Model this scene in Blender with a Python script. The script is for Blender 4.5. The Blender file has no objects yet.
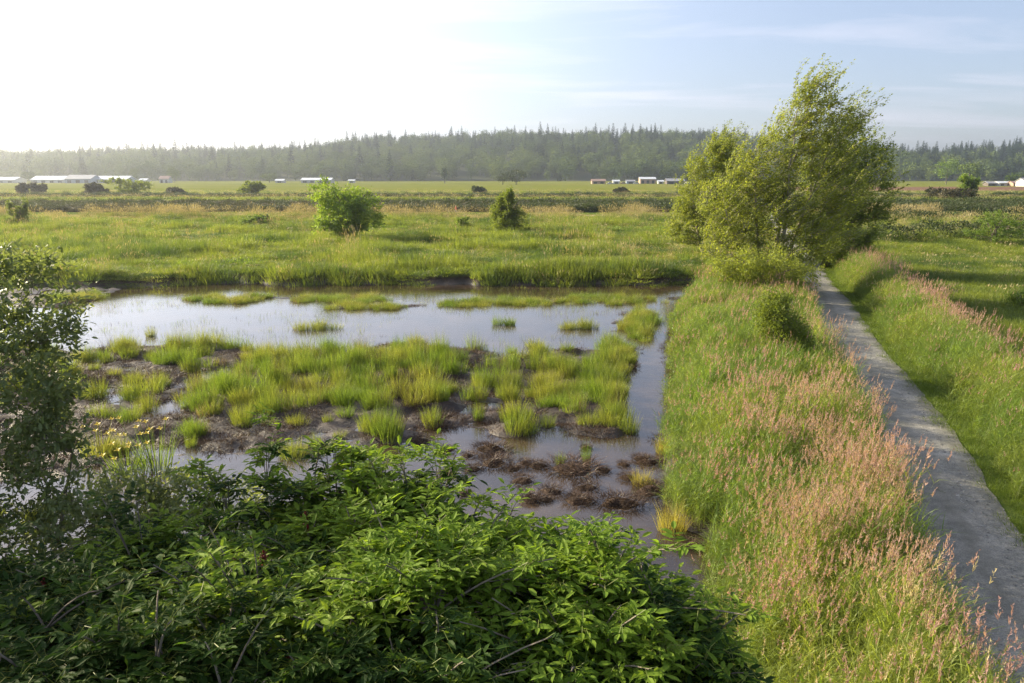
import bpy, math, random
import numpy as np
from mathutils import Vector

S = bpy.context.scene
C = S.collection
R = math.radians
PITCH = math.atan((341.5 - 175) / 819.0)
CAM_Z = 7.2

# ------------------------------------------------------------------ camera, sky, sun, exposure
cam_d = bpy.data.cameras.new("camera"); cam_d.lens = 28.8; cam_d.sensor_width = 36
cam_d.clip_start = 0.05; cam_d.clip_end = 20000
cam = bpy.data.objects.new("camera", cam_d); C.objects.link(cam)
cam.location = (0, 0, CAM_Z); cam.rotation_euler = (R(90) - PITCH, 0, 0)
S.camera = cam

SUN_AZ = R(-62)      # from the view direction (+Y), negative = to the left
SUN_EL = R(22)
sun_dir = Vector((math.sin(SUN_AZ) * math.cos(SUN_EL), math.cos(SUN_AZ) * math.cos(SUN_EL), math.sin(SUN_EL)))
W = bpy.data.worlds.new("World"); S.world = W; W.use_nodes = True
nt = W.node_tree; nt.nodes.clear()
def N(tree, typ, **kw):
    n = tree.nodes.new(typ)
    for k, v in kw.items(): setattr(n, k, v)
    return n
def L(tree, a, b): tree.links.new(a, b)
wo = N(nt, "ShaderNodeOutputWorld"); bg = N(nt, "ShaderNodeBackground"); bg.inputs["Strength"].default_value = 0.067
sky = N(nt, "ShaderNodeTexSky", sky_type="NISHITA", sun_disc=False, sun_elevation=SUN_EL, sun_rotation=SUN_AZ,
        altitude=20, air_density=1.0, dust_density=0.8, ozone_density=2.2)
# thin cirrus: stretched noise on the sky direction
tc = N(nt, "ShaderNodeTexCoord"); sep = N(nt, "ShaderNodeSeparateXYZ"); L(nt, tc.outputs["Generated"], sep.inputs[0])
def M(tree, op, a, b=None, c=None, clamp=False):
    n = N(tree, "ShaderNodeMath", operation=op, use_clamp=clamp)
    for i, v in enumerate((a, b, c)):
        if v is None: continue
        if isinstance(v, (int, float)): n.inputs[i].default_value = v
        else: L(tree, v, n.inputs[i])
    return n.outputs[0]
zc = M(nt, "MAXIMUM", M(nt, "ADD", sep.outputs[2], 0.06), 0.03)
px_ = M(nt, "DIVIDE", sep.outputs[0], zc); py_ = M(nt, "DIVIDE", sep.outputs[1], zc)
cmb = N(nt, "ShaderNodeCombineXYZ"); L(nt, M(nt, "MULTIPLY", px_, 0.45), cmb.inputs[0]); L(nt, M(nt, "MULTIPLY", py_, 1.3), cmb.inputs[1])
rotm = N(nt, "ShaderNodeVectorRotate"); rotm.inputs["Angle"].default_value = 0.12; L(nt, cmb.outputs[0], rotm.inputs[0])
n1 = N(nt, "ShaderNodeTexNoise"); n1.inputs["Scale"].default_value = 0.8; n1.inputs["Detail"].default_value = 7
n1.inputs["Roughness"].default_value = 0.6; n1.inputs["Distortion"].default_value = 0.5; L(nt, rotm.outputs[0], n1.inputs["Vector"])
cr = N(nt, "ShaderNodeValToRGB"); cr.color_ramp.elements[0].position = 0.50; cr.color_ramp.elements[1].position = 0.72; L(nt, n1.outputs[0], cr.inputs[0])
mixc = N(nt, "ShaderNodeMix", data_type="RGBA"); L(nt, M(nt, "MULTIPLY", cr.outputs[0], 0.55), mixc.inputs["Factor"])
L(nt, sky.outputs[0], mixc.inputs["A"]); mixc.inputs["B"].default_value = (8.0, 7.6, 7.8, 1)
veil = N(nt, "ShaderNodeMix", data_type="RGBA"); veil.inputs["Factor"].default_value = 0.42   # thin high cloud all over
L(nt, mixc.outputs["Result"], veil.inputs["A"]); # the cloud veil glows towards the sun, as ice crystals scatter forward
dt = N(nt, "ShaderNodeVectorMath", operation="DOT_PRODUCT"); L(nt, tc.outputs["Generated"], dt.inputs[0]); dt.inputs[1].default_value = sun_dir
fw = M(nt, "MULTIPLY", M(nt, "POWER", M(nt, "MAXIMUM", dt.outputs["Value"], 0.0), 2.4), 17.0)
vc = N(nt, "ShaderNodeCombineXYZ"); L(nt, M(nt, "ADD", fw, 3.3), vc.inputs[0]); L(nt, M(nt, "ADD", fw, 3.75), vc.inputs[1]); L(nt, M(nt, "ADD", fw, 4.6), vc.inputs[2])
L(nt, vc.outputs[0], veil.inputs["B"])
wb_ = N(nt, "ShaderNodeMix", data_type="RGBA", blend_type="MULTIPLY"); wb_.inputs["Factor"].default_value = 1   # the camera's white balance
L(nt, veil.outputs["Result"], wb_.inputs["A"]); wb_.inputs["B"].default_value = (1.0, .975, 1.03, 1); L(nt, wb_.outputs["Result"], bg.inputs["Color"]); L(nt, bg.outputs[0], wo.inputs["Surface"])

sd = bpy.data.lights.new("sun", "SUN"); sd.energy = 5.0; sd.angle = R(0.55); sd.color = (1.0, 0.855, 0.58)
sun = bpy.data.objects.new("sun", sd); C.objects.link(sun); sun.rotation_euler = sun_dir.to_track_quat("Z", "Y").to_euler()
sun.location = (-300, 80, 200)
S.view_settings.view_transform = "Standard"; S.view_settings.look = "None"
S.view_settings.exposure = 1.5; S.view_settings.gamma = 1; S.view_settings.use_curve_mapping = False
S.render.engine = "CYCLES"
cy = S.cycles; cy.use_denoising = True; cy.denoising_prefilter = "NONE"; cy.denoising_input_passes = "RGB_ALBEDO_NORMAL"; S.render.filter_size = 1.2; cy.max_bounces = 6; cy.diffuse_bounces = 3; cy.glossy_bounces = 3; cy.transmission_bounces = 4
cy.volume_bounces = 0; cy.caustics_reflective = False; cy.caustics_refractive = False; cy.sample_clamp_indirect = 6

HAZE = 0.00027

# ------------------------------------------------------------------ helpers
def G(px, py, z=0.0):
    """the point at height z that stands where the photograph's pixel looks"""
    u = (px - 512) / 819; v = (341.5 - py) / 819
    d = (u, math.cos(PITCH) + v * math.sin(PITCH), -math.sin(PITCH) + v * math.cos(PITCH))
    t = (z - CAM_Z) / d[2]
    return Vector((t * d[0], t * d[1], z))

def vnoise(x, y, seed=0):
    x = np.asarray(x, float); y = np.asarray(y, float)
    xi = np.floor(x).astype(np.int64); yi = np.floor(y).astype(np.int64); fx = x - xi; fy = y - yi
    def h(a, b):
        n = (a * 374761393 + b * 668265263 + seed * 974634777) & 0xFFFFFFFF
        n = ((n ^ (n >> 13)) * 1274126177) & 0xFFFFFFFF
        return ((n ^ (n >> 16)) & 0xFFFF) / 65535.0
    sx = fx * fx * (3 - 2 * fx); sy = fy * fy * (3 - 2 * fy)
    return (h(xi, yi) * (1 - sx) + h(xi + 1, yi) * sx) * (1 - sy) + (h(xi, yi + 1) * (1 - sx) + h(xi + 1, yi + 1) * sx) * sy
def fbm(x, y, seed=0, o=4):
    a, s, t = 0.0, 1.0, 0.0
    for i in range(o):
        a = a + vnoise(x * 2 ** i, y * 2 ** i, seed + i * 17) * s; t += s; s *= 0.55
    return a / t
def smooth(a, b, x):
    t = np.clip((x - a) / (b - a), 0, 1); return t * t * (3 - 2 * t)
def lerp(xs, ys, v): return np.interp(v, xs, ys)

class MB:
    """collects vertices, triangles and quads and builds one mesh"""
    def __init__(s): s.v = []; s.t = []; s.q = []; s.tm = []; s.qm = []; s.tint = []; s.n = 0
    def add(s, V, tris=None, quads=None, mat=0, tint=0.5):
        V = np.asarray(V, float).reshape(-1, 3); s.v.append(V)
        if tris is not None and len(tris): tr = np.asarray(tris, np.int64).reshape(-1, 3) + s.n; s.t.append(tr); s.tm.append(np.full(len(tr), mat))
        if quads is not None and len(quads): qu = np.asarray(quads, np.int64).reshape(-1, 4) + s.n; s.q.append(qu); s.qm.append(np.full(len(qu), mat))
        s.tint.append(np.broadcast_to(np.asarray(tint, float), (len(V),))); s.n += len(V)
    def mesh(s, name, mats, smooth_shade=False):
        me = bpy.data.meshes.new(name)
        V = np.concatenate(s.v) if s.v else np.zeros((0, 3))
        t = np.concatenate(s.t) if s.t else np.zeros((0, 3), np.int64); q = np.concatenate(s.q) if s.q else np.zeros((0, 4), np.int64)
        me.vertices.add(len(V)); me.vertices.foreach_set("co", V.astype(np.float32).ravel())
        loops = np.concatenate([t.ravel(), q.ravel()]).astype(np.int32)
        me.loops.add(len(loops)); me.loops.foreach_set("vertex_index", loops)
        st = np.concatenate([np.arange(len(t)) * 3, len(t) * 3 + np.arange(len(q)) * 4]).astype(np.int32)
        me.polygons.add(len(st)); me.polygons.foreach_set("loop_start", st)
        mi = np.concatenate((s.tm or [np.zeros(0)]) + (s.qm or [np.zeros(0)])).astype(np.int32)
        for m in mats: me.materials.append(m)
        if len(mi): me.polygons.foreach_set("material_index", mi)
        me.polygons.foreach_set("use_smooth", np.full(len(st), smooth_shade, bool))
        at = me.attributes.new("tint", "FLOAT", "POINT"); at.data.foreach_set("value", np.concatenate(s.tint).astype(np.float32))
        me.update(calc_edges=True); me.validate()
        return me
    def obj(s, name, mats, parent=None, smooth_shade=False):
        o = bpy.data.objects.new(name, s.mesh(name, mats if isinstance(mats, (list, tuple)) else [mats], smooth_shade)); C.objects.link(o)
        if parent: o.parent = parent
        return o

def tag(o, label=None, cat=None, group=None, kind=None):
    for k, v in (("label", label), ("category", cat), ("group", group), ("kind", kind)):
        if v: o[k] = v
    return o
def thing(name, label, cat, loc=(0, 0, 0), rz=0, group=None):
    o = bpy.data.objects.new(name, None); o.empty_display_size = 0.2; C.objects.link(o); o.location = loc; o.rotation_euler = (0, 0, rz)
    return tag(o, label, cat, group)
def copy_tree(o, parent=None):
    c = o.copy(); C.objects.link(c)
    if parent: c.parent = parent
    for ch in list(o.children): copy_tree(ch, c)
    return c

# ---- vectorised plant pieces
def unit(v): return v / np.maximum(np.linalg.norm(v, axis=-1, keepdims=True), 1e-9)
def blades(mb, rng, base, h, w, ang, lean, curve, seg=3, mat=0, tint=None, droop=0.35):
    n = len(base)
    base = np.asarray(base, float); h = np.broadcast_to(h, (n,)); w = np.broadcast_to(w, (n,)); lean = np.broadcast_to(lean, (n,)); curve = np.broadcast_to(curve, (n,))
    d = np.stack([np.cos(ang), np.sin(ang), np.zeros(n)], 1)
    fa = rng.uniform(0, math.pi, n); side = np.stack([np.cos(fa), np.sin(fa), np.zeros(n)], 1)
    P = []
    for k in range(seg + 1):
        t = k / seg
        c = base + d * ((lean * t + curve * t * t) * h)[:, None]; c[:, 2] += h * (t - droop * curve * t * t)
        if k < seg:
            ww = (w * (1 - t ** 1.7) * 0.5 * (0.7 if k == 0 else 1))[:, None]
            P += [c - side * ww, c + side * ww]
        else: P.append(c)
    V = np.stack(P, 1); k = V.shape[1]
    off = (np.arange(n) * k)[:, None]
    q = np.concatenate([off + np.array([[2 * i, 2 * i + 1, 2 * i + 3, 2 * i + 2]]) for i in range(seg - 1)]) if seg > 1 else None
    t = off + np.array([[2 * seg - 2, 2 * seg - 1, 2 * seg]])
    tn = rng.uniform(0, 1, n) if tint is None else np.broadcast_to(tint, (n,))
    mb.add(V.reshape(-1, 3), t, q, mat, np.repeat(tn, k))
LEAF8 = (np.array([[0, 0, 0], [.3, 0, -.03], [.68, 0, -.02], [1, 0, -.10], [.28, .20, .03], [.68, .17, .03], [.28, -.20, .03], [.68, -.17, .03]]),
         [[0, 6, 1], [0, 1, 4], [2, 7, 3], [2, 3, 5]], [[6, 7, 2, 1], [1, 2, 5, 4]])
LEAF6 = (np.array([[0, 0, 0], [.45, .24, .05], [.5, 0, -.03], [.45, -.24, .05], [1, 0, -.08]]), [[0, 2, 1], [0, 3, 2], [2, 4, 1], [3, 4, 2]], [])
LEAFN = (np.array([[0, 0, 0], [.5, .11, .02], [1, 0, 0], [.5, -.11, .02]]), [], [[0, 3, 2, 1]])
LEAFE = (np.array([[0, 0, 0], [.3, 0, -.03], [.66, 0, -.03], [1, 0, -.12], [.28, .17, .035], [.66, .15, .02], [.28, -.17, .035], [.66, -.15, .02]]), LEAF8[1], LEAF8[2])
LEAF4 = (np.array([[0, 0, 0], [.5, .25, .04], [1, 0, 0], [.5, -.25, .04]]), [], [[0, 3, 2, 1]])
def place(mb, tpl, org, dirs, ups, scale, mat=0, tint=0.5):
    V, T, Q = tpl; n = len(org)
    if n == 0: return
    x = unit(dirs); y = unit(np.cross(ups, x)); z = np.cross(x, y)
    s = np.broadcast_to(scale, (n,))[:, None, None]
    P = (V[None, :, 0, None] * x[:, None] + V[None, :, 1, None] * y[:, None] + V[None, :, 2, None] * z[:, None]) * s + org[:, None]
    k = len(V); off = (np.arange(n) * k)[:, None, None]
    t = (off + np.array(T)[None]).reshape(-1, 3) if len(T) else None
    q = (off + np.array(Q)[None]).reshape(-1, 4) if len(Q) else None
    mb.add(P.reshape(-1, 3), t, q, mat, np.repeat(np.broadcast_to(tint, (n,)), k))
def tube(mb, pts, rad, sides=6, mat=0, tint=0.5):
    pts = np.asarray(pts, float); m = len(pts); rad = np.broadcast_to(rad, (m,))
    d = unit(np.gradient(pts, axis=0)); ref = np.where(np.abs(d[:, 2:3]) > 0.9, [[1., 0, 0]], [[0, 0, 1.]])
    a = unit(np.cross(d, ref)); b = np.cross(d, a); th = np.arange(sides) * 2 * math.pi / sides
    V = pts[:, None] + (a[:, None] * np.cos(th)[None, :, None] + b[:, None] * np.sin(th)[None, :, None]) * rad[:, None, None]
    q = [[i * sides + j, i * sides + (j + 1) % sides, (i + 1) * sides + (j + 1) % sides, (i + 1) * sides + j] for i in range(m - 1) for j in range(sides)]
    mb.add(V.reshape(-1, 3), None, q, mat, tint)
def curve3(a, b, c, n):
    t = np.linspace(0, 1, n)[:, None]; return (1 - t) ** 2 * a + 2 * t * (1 - t) * b + t * t * c
def box(mb, x0, x1, y0, y1, z0, z1, mat=0):
    V = [[x, y, z] for z in (z0, z1) for y in (y0, y1) for x in (x0, x1)]
    mb.add(V, None, [[0, 2, 3, 1], [4, 5, 7, 6], [0, 1, 5, 4], [2, 6, 7, 3], [0, 4, 6, 2], [1, 3, 7, 5]], mat)

# ------------------------------------------------------------------ materials
MATS = {}
def new_mat(name):
    m = bpy.data.materials.new(name); m.use_nodes = True; m.node_tree.nodes.clear(); return m, m.node_tree
def ramp(t, fac, stops):
    r = N(t, "ShaderNodeValToRGB"); e = r.color_ramp.elements
    while len(e) < len(stops): e.new(0.5)
    for el, (p, c) in zip(e, stops): el.position = p; el.color = (*c, 1)
    L(t, fac, r.inputs[0]); return r.outputs[0]
def noise(t, scale, detail=4, rough=0.55, vec=None, dist=0):
    n = N(t, "ShaderNodeTexNoise"); n.inputs["Scale"].default_value = scale; n.inputs["Detail"].default_value = detail
    n.inputs["Roughness"].default_value = rough; n.inputs["Distortion"].default_value = dist
    if vec is None: g = N(t, "ShaderNodeNewGeometry"); vec = g.outputs["Position"]
    L(t, vec, n.inputs["Vector"]); return n.outputs[0]
def mixrgb(t, fac, a, b, mode="MIX"):
    n = N(t, "ShaderNodeMix", data_type="RGBA", blend_type=mode)
    for s, v in (("Factor", fac), ("A", a), ("B", b)):
        if isinstance(v, (int, float)): n.inputs[s].default_value = v
        elif isinstance(v, tuple): n.inputs[s].default_value = (*v, 1)
        else: L(t, v, n.inputs[s])
    return n.outputs["Result"]
def leafmat(name, c0, c1, trans=0.4, rough=0.5, patch=None, pscale=0.3, tc_=None, spec=0.3, tgain=1.6):
    """foliage: two greens per leaf (tint) with patches of a third, part of the light passes through"""
    m, t = new_mat(name)
    a = N(t, "ShaderNodeAttribute", attribute_name="tint"); oi = N(t, "ShaderNodeObjectInfo")
    f = M(t, "ADD", M(t, "MULTIPLY", a.outputs["Fac"], 0.65), M(t, "MULTIPLY", oi.outputs["Random"], 0.35))
    col = mixrgb(t, f, c0, c1)
    if patch:
        pn = ramp(t, noise(t, pscale, 3), [(0.42, (0, 0, 0)), (0.62, (1, 1, 1))]); col = mixrgb(t, pn, col, patch)
    p = N(t, "ShaderNodeBsdfPrincipled"); p.inputs["Roughness"].default_value = rough; p.inputs["Specular IOR Level"].default_value = spec
    L(t, col, p.inputs["Base Color"])
    tr = N(t, "ShaderNodeBsdfTranslucent"); tcol = mixrgb(t, 1.0, col, tuple(tgain * x for x in (1.15, 1.1, 0.55)), "MULTIPLY"); L(t, tcol, tr.inputs["Color"])
    mx = N(t, "ShaderNodeMixShader"); mx.inputs[0].default_value = trans; L(t, p.outputs[0], mx.inputs[1]); L(t, tr.outputs[0], mx.inputs[2])
    o = N(t, "ShaderNodeOutputMaterial"); L(t, mx.outputs[0], o.inputs[0]); return m
def solid(name, stops, scale=3.0, rough=0.8, bump=0.0, bscale=20.0, detail=5, metallic=0.0):
    m, t = new_mat(name); p = N(t, "ShaderNodeBsdfPrincipled"); p.inputs["Roughness"].default_value = rough; p.inputs["Specular IOR Level"].default_value = .5 if rough < .7 else .15; p.inputs["Metallic"].default_value = metallic
    L(t, ramp(t, noise(t, scale, detail), stops), p.inputs["Base Color"])
    if bump:
        b = N(t, "ShaderNodeBump"); b.inputs["Strength"].default_value = bump; b.inputs["Distance"].default_value = 0.05
        L(t, noise(t, bscale, 6), b.inputs["Height"]); L(t, b.outputs[0], p.inputs["Normal"])
    o = N(t, "ShaderNodeOutputMaterial"); L(t, p.outputs[0], o.inputs[0]); return m

m_reed = leafmat("reed_leaves", (.075, .135, .022), (.155, .23, .038), .45, patch=(.19, .235, .045), pscale=.35)
m_stem = leafmat("reed_stems", (.12, .16, .04), (.19, .22, .06), .35)
m_head = leafmat("seed_heads", (.36, .19, .21), (.50, .31, .31), .4, patch=(.39, .26, .22), pscale=.25, tgain=1.2)
m_strawhead = leafmat("straw_heads", (.40, .34, .19), (.50, .42, .26), .35, tgain=1.2)
m_sedge = leafmat("marsh_sedge", (.075, .135, .020), (.16, .22, .036), .40, patch=(.19, .205, .045), pscale=.5)
m_sedge_gold = leafmat("golden_sedge", (.22, .21, .04), (.32, .28, .07), .4)
m_strawstem = leafmat("straw_stems", (.20, .16, .07), (.30, .24, .11), .25)
m_dead = leafmat("dead_sedge", (.040, .023, .014), (.105, .060, .034), .15, tgain=1.0)
m_meadow = leafmat("meadow_grass", (.11, .16, .024), (.215, .245, .047), .42, patch=(.06, .10, .024), pscale=.2)
m_dry = leafmat("dry_grass", (.30, .25, .13), (.40, .33, .18), .3, tgain=1.2)
m_short = leafmat("short_grass", (.08, .13, .02), (.14, .19, .035), .4)
m_scrub = leafmat("scrub_leaves", (.026, .044, .013), (.055, .08, .022), .2, patch=(.06, .08, .026), pscale=.05)  # base colour darkened to carry the shade of the backlit bank
m_brownscrub = leafmat("brown_bank_weeds", (.045, .045, .024), (.095, .085, .042), .2, patch=(.05, .06, .022), pscale=.05)
m_elder = leafmat("elder_shaded_leaves", (.012, .031, .008), (.048, .094, .014), .40, .6, spec=.08)  # leaf colour lowered to the tone of leaves in shade
m_elderlit = leafmat("elder_sunlit_leaves", (.12, .20, .022), (.19, .27, .032), .45, .6, spec=.1)  # brighter copy of the elder leaf, sunlight put into its colour
m_willow = leafmat("silver_willow_leaves", (.09, .125, .045), (.20, .235, .10), .38, .5, spec=.3)
m_cotton = leafmat("pale_tree_leaves", (.14, .175, .028), (.25, .28, .05), .5, .5, patch=(.185, .22, .045), pscale=.5, spec=.25)
m_darktree = leafmat("green_tree_leaves", (.095, .135, .024), (.17, .21, .035), .45, .5, spec=.25)
m_shrub = leafmat("shrub_leaves", (.07, .125, .02), (.18, .25, .04), .4, .45)
m_bright = leafmat("bright_bush_leaves", (.11, .18, .028), (.23, .31, .05), .45, .5, spec=.2)
m_fir = leafmat("fir_needles", (.015, .034, .014), (.055, .088, .03), .05, .95, spec=.0)
m_forest = leafmat("forest_leaves", (.045, .08, .022), (.125, .175, .042), .08, .95, patch=(.15, .19, .05), pscale=.012, spec=.0)
m_bark = solid("bark", [(.3, (.09, .075, .06)), (.7, (.22, .19, .15))], 6, .9, .4, 30)
m_palebark = solid("pale_bark", [(.3, (.22, .19, .15)), (.7, (.42, .38, .31))], 4, .85, .3, 25)
m_berry = solid("red_berries", [(.3, (.10, .008, .010)), (.7, (.20, .016, .014))], 20, .45)
m_white = solid("white_petals", [(.3, (.7, .7, .66)), (.7, (.85, .85, .82))], 20, .6)
m_yellow = solid("yellow_petals", [(.3, (.62, .48, .03)), (.7, (.8, .62, .06))], 20, .5)
m_humm = solid("wet_peat", [(.3, (.022, .014, .010)), (.55, (.055, .035, .024)), (.8, (.11, .07, .045))], 5, .75, 1.0, 25)

# ground: soil, meadow, dry trail margin, fields
def ground_material():
    m, t = new_mat("ground_soil_and_fields"); g = N(t, "ShaderNodeNewGeometry"); sp = N(t, "ShaderNodeSeparateXYZ"); L(t, g.outputs["Position"], sp.inputs[0])
    y = sp.outputs[1]; z = sp.outputs[2]; x = sp.outputs[0]
    soil = ramp(t, noise(t, 1.3, 7, .65), [(.30, (.014, .009, .007)), (.5, (.032, .021, .015)), (.72, (.075, .050, .035))])
    turf = ramp(t, noise(t, .5, 6, .65), [(.3, (.06, .09, .02)), (.6, (.11, .145, .03)), (.8, (.16, .17, .05))])
    col = mixrgb(t, M(t, "MAXIMUM", M(t, "MULTIPLY", M(t, "SUBTRACT", z, 0.35), 4.0, clamp=True), M(t, "MULTIPLY", M(t, "SUBTRACT", M(t, "SUBTRACT", x, M(t, "MULTIPLY", y, .285)), 4.5), 3.0, clamp=True)), soil, turf)
    # farm field: rows and patches of a crop, 190 m and on
    mp = N(t, "ShaderNodeMapping"); mp.inputs["Scale"].default_value = (.004, .03, 0); L(t, g.outputs["Position"], mp.inputs[0])
    f1 = ramp(t, noise(t, 1.0, 5, .6, mp.outputs[0]), [(.33, (.125, .15, .024)), (.5, (.165, .18, .033)), (.62, (.19, .175, .052)), (.75, (.13, .155, .028))])
    f2 = mixrgb(t, ramp(t, noise(t, .35, 5, .7), [(.4, (0, 0, 0)), (.7, (1, 1, 1))]), f1, (.075, .10, .02))
    col = mixrgb(t, M(t, "MULTIPLY", M(t, "SUBTRACT", y, 205), .05, clamp=True), col, mixrgb(t, .55, f1, f2))
    # ploughed brown strip far on the right
    br = M(t, "MULTIPLY", M(t, "MULTIPLY", M(t, "SUBTRACT", M(t, "ADD", x, M(t, "MULTIPLY", y, -.22)), 40), .1, clamp=True), M(t, "MULTIPLY", M(t, "MULTIPLY", M(t, "SUBTRACT", y, 330), .03, clamp=True), M(t, "MULTIPLY", M(t, "SUBTRACT", 480, y), .03, clamp=True)))
    col = mixrgb(t, br, col, (.16, .10, .07))
    p = N(t, "ShaderNodeBsdfPrincipled"); L(t, col, p.inputs["Base Color"]); L(t, M(t, "MULTIPLY", .5, M(t, "SUBTRACT", 1.0, M(t, "MULTIPLY", M(t, "SUBTRACT", z, .2), 5.0, clamp=True))), p.inputs["Specular IOR Level"])
    wet = M(t, "MULTIPLY", M(t, "SUBTRACT", z, -0.02), 4.0, clamp=True); L(t, M(t, "ADD", .35, M(t, "MULTIPLY", wet, .6), clamp=True), p.inputs["Roughness"])
    b = N(t, "ShaderNodeBump"); b.inputs["Strength"].default_value = .8; b.inputs["Distance"].default_value = .06; L(t, noise(t, 9, 7, .7), b.inputs["Height"]); L(t, b.outputs[0], p.inputs["Normal"])
    o = N(t, "ShaderNodeOutputMaterial"); L(t, p.outputs[0], o.inputs[0]); return m
m_ground = ground_material()

def path_material():
    m, t = new_mat("gravel"); p = N(t, "ShaderNodeBsdfPrincipled"); p.inputs["Roughness"].default_value = .92; p.inputs["Specular IOR Level"].default_value = .1
    big = ramp(t, noise(t, .9, 6, .65), [(.3, (.18, .18, .165)), (.55, (.26, .255, .235)), (.75, (.37, .36, .33))])
    fine = ramp(t, noise(t, 38, 4, .75), [(.33, (.5, .5, .5)), (.5, (.95, .95, .94)), (.68, (1.5, 1.47, 1.42))])
    mid = ramp(t, noise(t, 4.5, 6, .7), [(.35, (.72, .72, .70)), (.62, (1.12, 1.1, 1.06))]); big = mixrgb(t, .9, big, mid, 'MULTIPLY')
    col = mixrgb(t, .75, big, fine, "MULTIPLY")
    spot = ramp(t, noise(t, 2.6, 3, .5, dist=1.0), [(.66, (0, 0, 0)), (.73, (1, 1, 1))]); col = mixrgb(t, M(t, "MULTIPLY", spot, .55), col, (.075, .085, .045))
    g = N(t, "ShaderNodeNewGeometry"); sp = N(t, "ShaderNodeSeparateXYZ"); L(t, g.outputs["Position"], sp.inputs[0])
    off = M(t, "ADD", M(t, "SUBTRACT", sp.outputs[0], M(t, "MULTIPLY", sp.outputs[1], .285)), -4.30)     # metres from the middle of the path
    off = M(t, "ADD", off, M(t, "MULTIPLY", M(t, "SUBTRACT", noise(t, .8, 3), .5), .7)); rim = M(t, "MULTIPLY", M(t, "SUBTRACT", M(t, "ABSOLUTE", off), .72), 2.4, clamp=True)
    col = mixrgb(t, M(t, "MULTIPLY", rim, M(t, "MULTIPLY", noise(t, 3.5, 5, .7), 1.1)), col, (.085, .085, .05))
    mid_ = M(t, "SUBTRACT", 1.0, M(t, "MULTIPLY", M(t, "ABSOLUTE", off), 4.5, clamp=True)); col = mixrgb(t, M(t, "MULTIPLY", mid_, .4), col, (.13, .125, .10))
    L(t, col, p.inputs["Base Color"])
    b = N(t, "ShaderNodeBump"); b.inputs["Strength"].default_value = .7; b.inputs["Distance"].default_value = .02; L(t, noise(t, 30, 5, .7), b.inputs["Height"]); L(t, b.outputs[0], p.inputs["Normal"])
    o = N(t, "ShaderNodeOutputMaterial"); L(t, p.outputs[0], o.inputs[0]); return m
m_path = path_material()

def water_material():
    m, t = new_mat("pond_water"); p = N(t, "ShaderNodeBsdfPrincipled")
    L(t, ramp(t, noise(t, .45, 5, .6), [(.35, (.028, .020, .014)), (.6, (.055, .038, .024)), (.75, (.085, .058, .036))]), p.inputs["Base Color"])
    p.inputs["Roughness"].default_value = .035; p.inputs["IOR"].default_value = 1.40; p.inputs["Specular IOR Level"].default_value = .75
    mp = N(t, "ShaderNodeMapping"); mp.inputs["Scale"].default_value = (1.0, 2.2, 1); g = N(t, "ShaderNodeNewGeometry"); L(t, g.outputs["Position"], mp.inputs[0])
    b = N(t, "ShaderNodeBump"); b.inputs["Strength"].default_value = .10; b.inputs["Distance"].default_value = .05; L(t, noise(t, 2.2, 4, .55, mp.outputs[0]), b.inputs["Height"]); L(t, b.outputs[0], p.inputs["Normal"])
    o = N(t, "ShaderNodeOutputMaterial"); L(t, p.outputs[0], o.inputs[0]); return m
m_water = water_material()

# ------------------------------------------------------------------ terrain
PATH_SLOPE = .285
def path_right(y): return 9.55 + PATH_SLOPE * (np.asarray(y, float) - 14.3) + .12 * np.sin(np.asarray(y) * .35)
PATH_W = 2.35
def bank_x(y): return lerp([0, 9, 14, 17, 22.6, 30, 39.5, 46, 50, 53, 60], [3.0, 3.2, 3.6, 3.2, 4.1, 5.6, 7.5, 9.3, 11.2, 12.5, 14], y)   # channel's far side
def chan_x(y): return lerp([0, 16, 19.5, 21.7, 30, 39.5, 46, 60], [-3, -3, 1.0, 3.2, 4.7, 6.3, 8.0, 11], y)             # channel's marsh side
def far_shore(x): return 53.3 + 4.6 * (fbm(x * .16, x * 0 + 3.1, 5) - .5) * 2
def mud_amount(x, y):
    """how much the marsh floor is lifted: above 0 it stands out of the water"""
    near = 20.8 + 2.4 * (fbm(x * .25, y * .05, 9) - .5) * 2 + smooth(-5, -2, x) * 1.6 - smooth(-6, -11, x) * 1.5
    far = 34.2 + 3.0 * (fbm(x * .22, y * .1, 11) - .5) * 2 - smooth(-1, 3, x) * 1.0
    m = smooth(-1.2, .8, y - near) * smooth(-1.2, .8, far - y) * smooth(-.25, .35, chan_x(y) - x)
    # the thin ridges between the two reaches of open water
    r1 = smooth(.8, .2, np.abs(y - 48.0 - .5 * np.sin(x * .3))) * smooth(.36, .5, fbm(x * .13, x * 0 + 8.0, 21, 2) + smooth(1, 4, x) * .3)
    r2 = smooth(1.0, .3, np.abs(y - 45.4 - .04 * x)) * smooth(-11, -9.5, x) * smooth(-3.0, -5, x)
    r3 = smooth(.0, 1.2, chan_x(y) - x) * smooth(2.2, 1.2, chan_x(y) - x) * smooth(33, 36, y) * smooth(47, 44, y)
    left = smooth(-24.2, -25.5, x + .0 * y) * smooth(44, 46, y)
    return np.maximum.reduce([m, r1 * .62, r2 * .6, r3 * .6, left])
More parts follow.
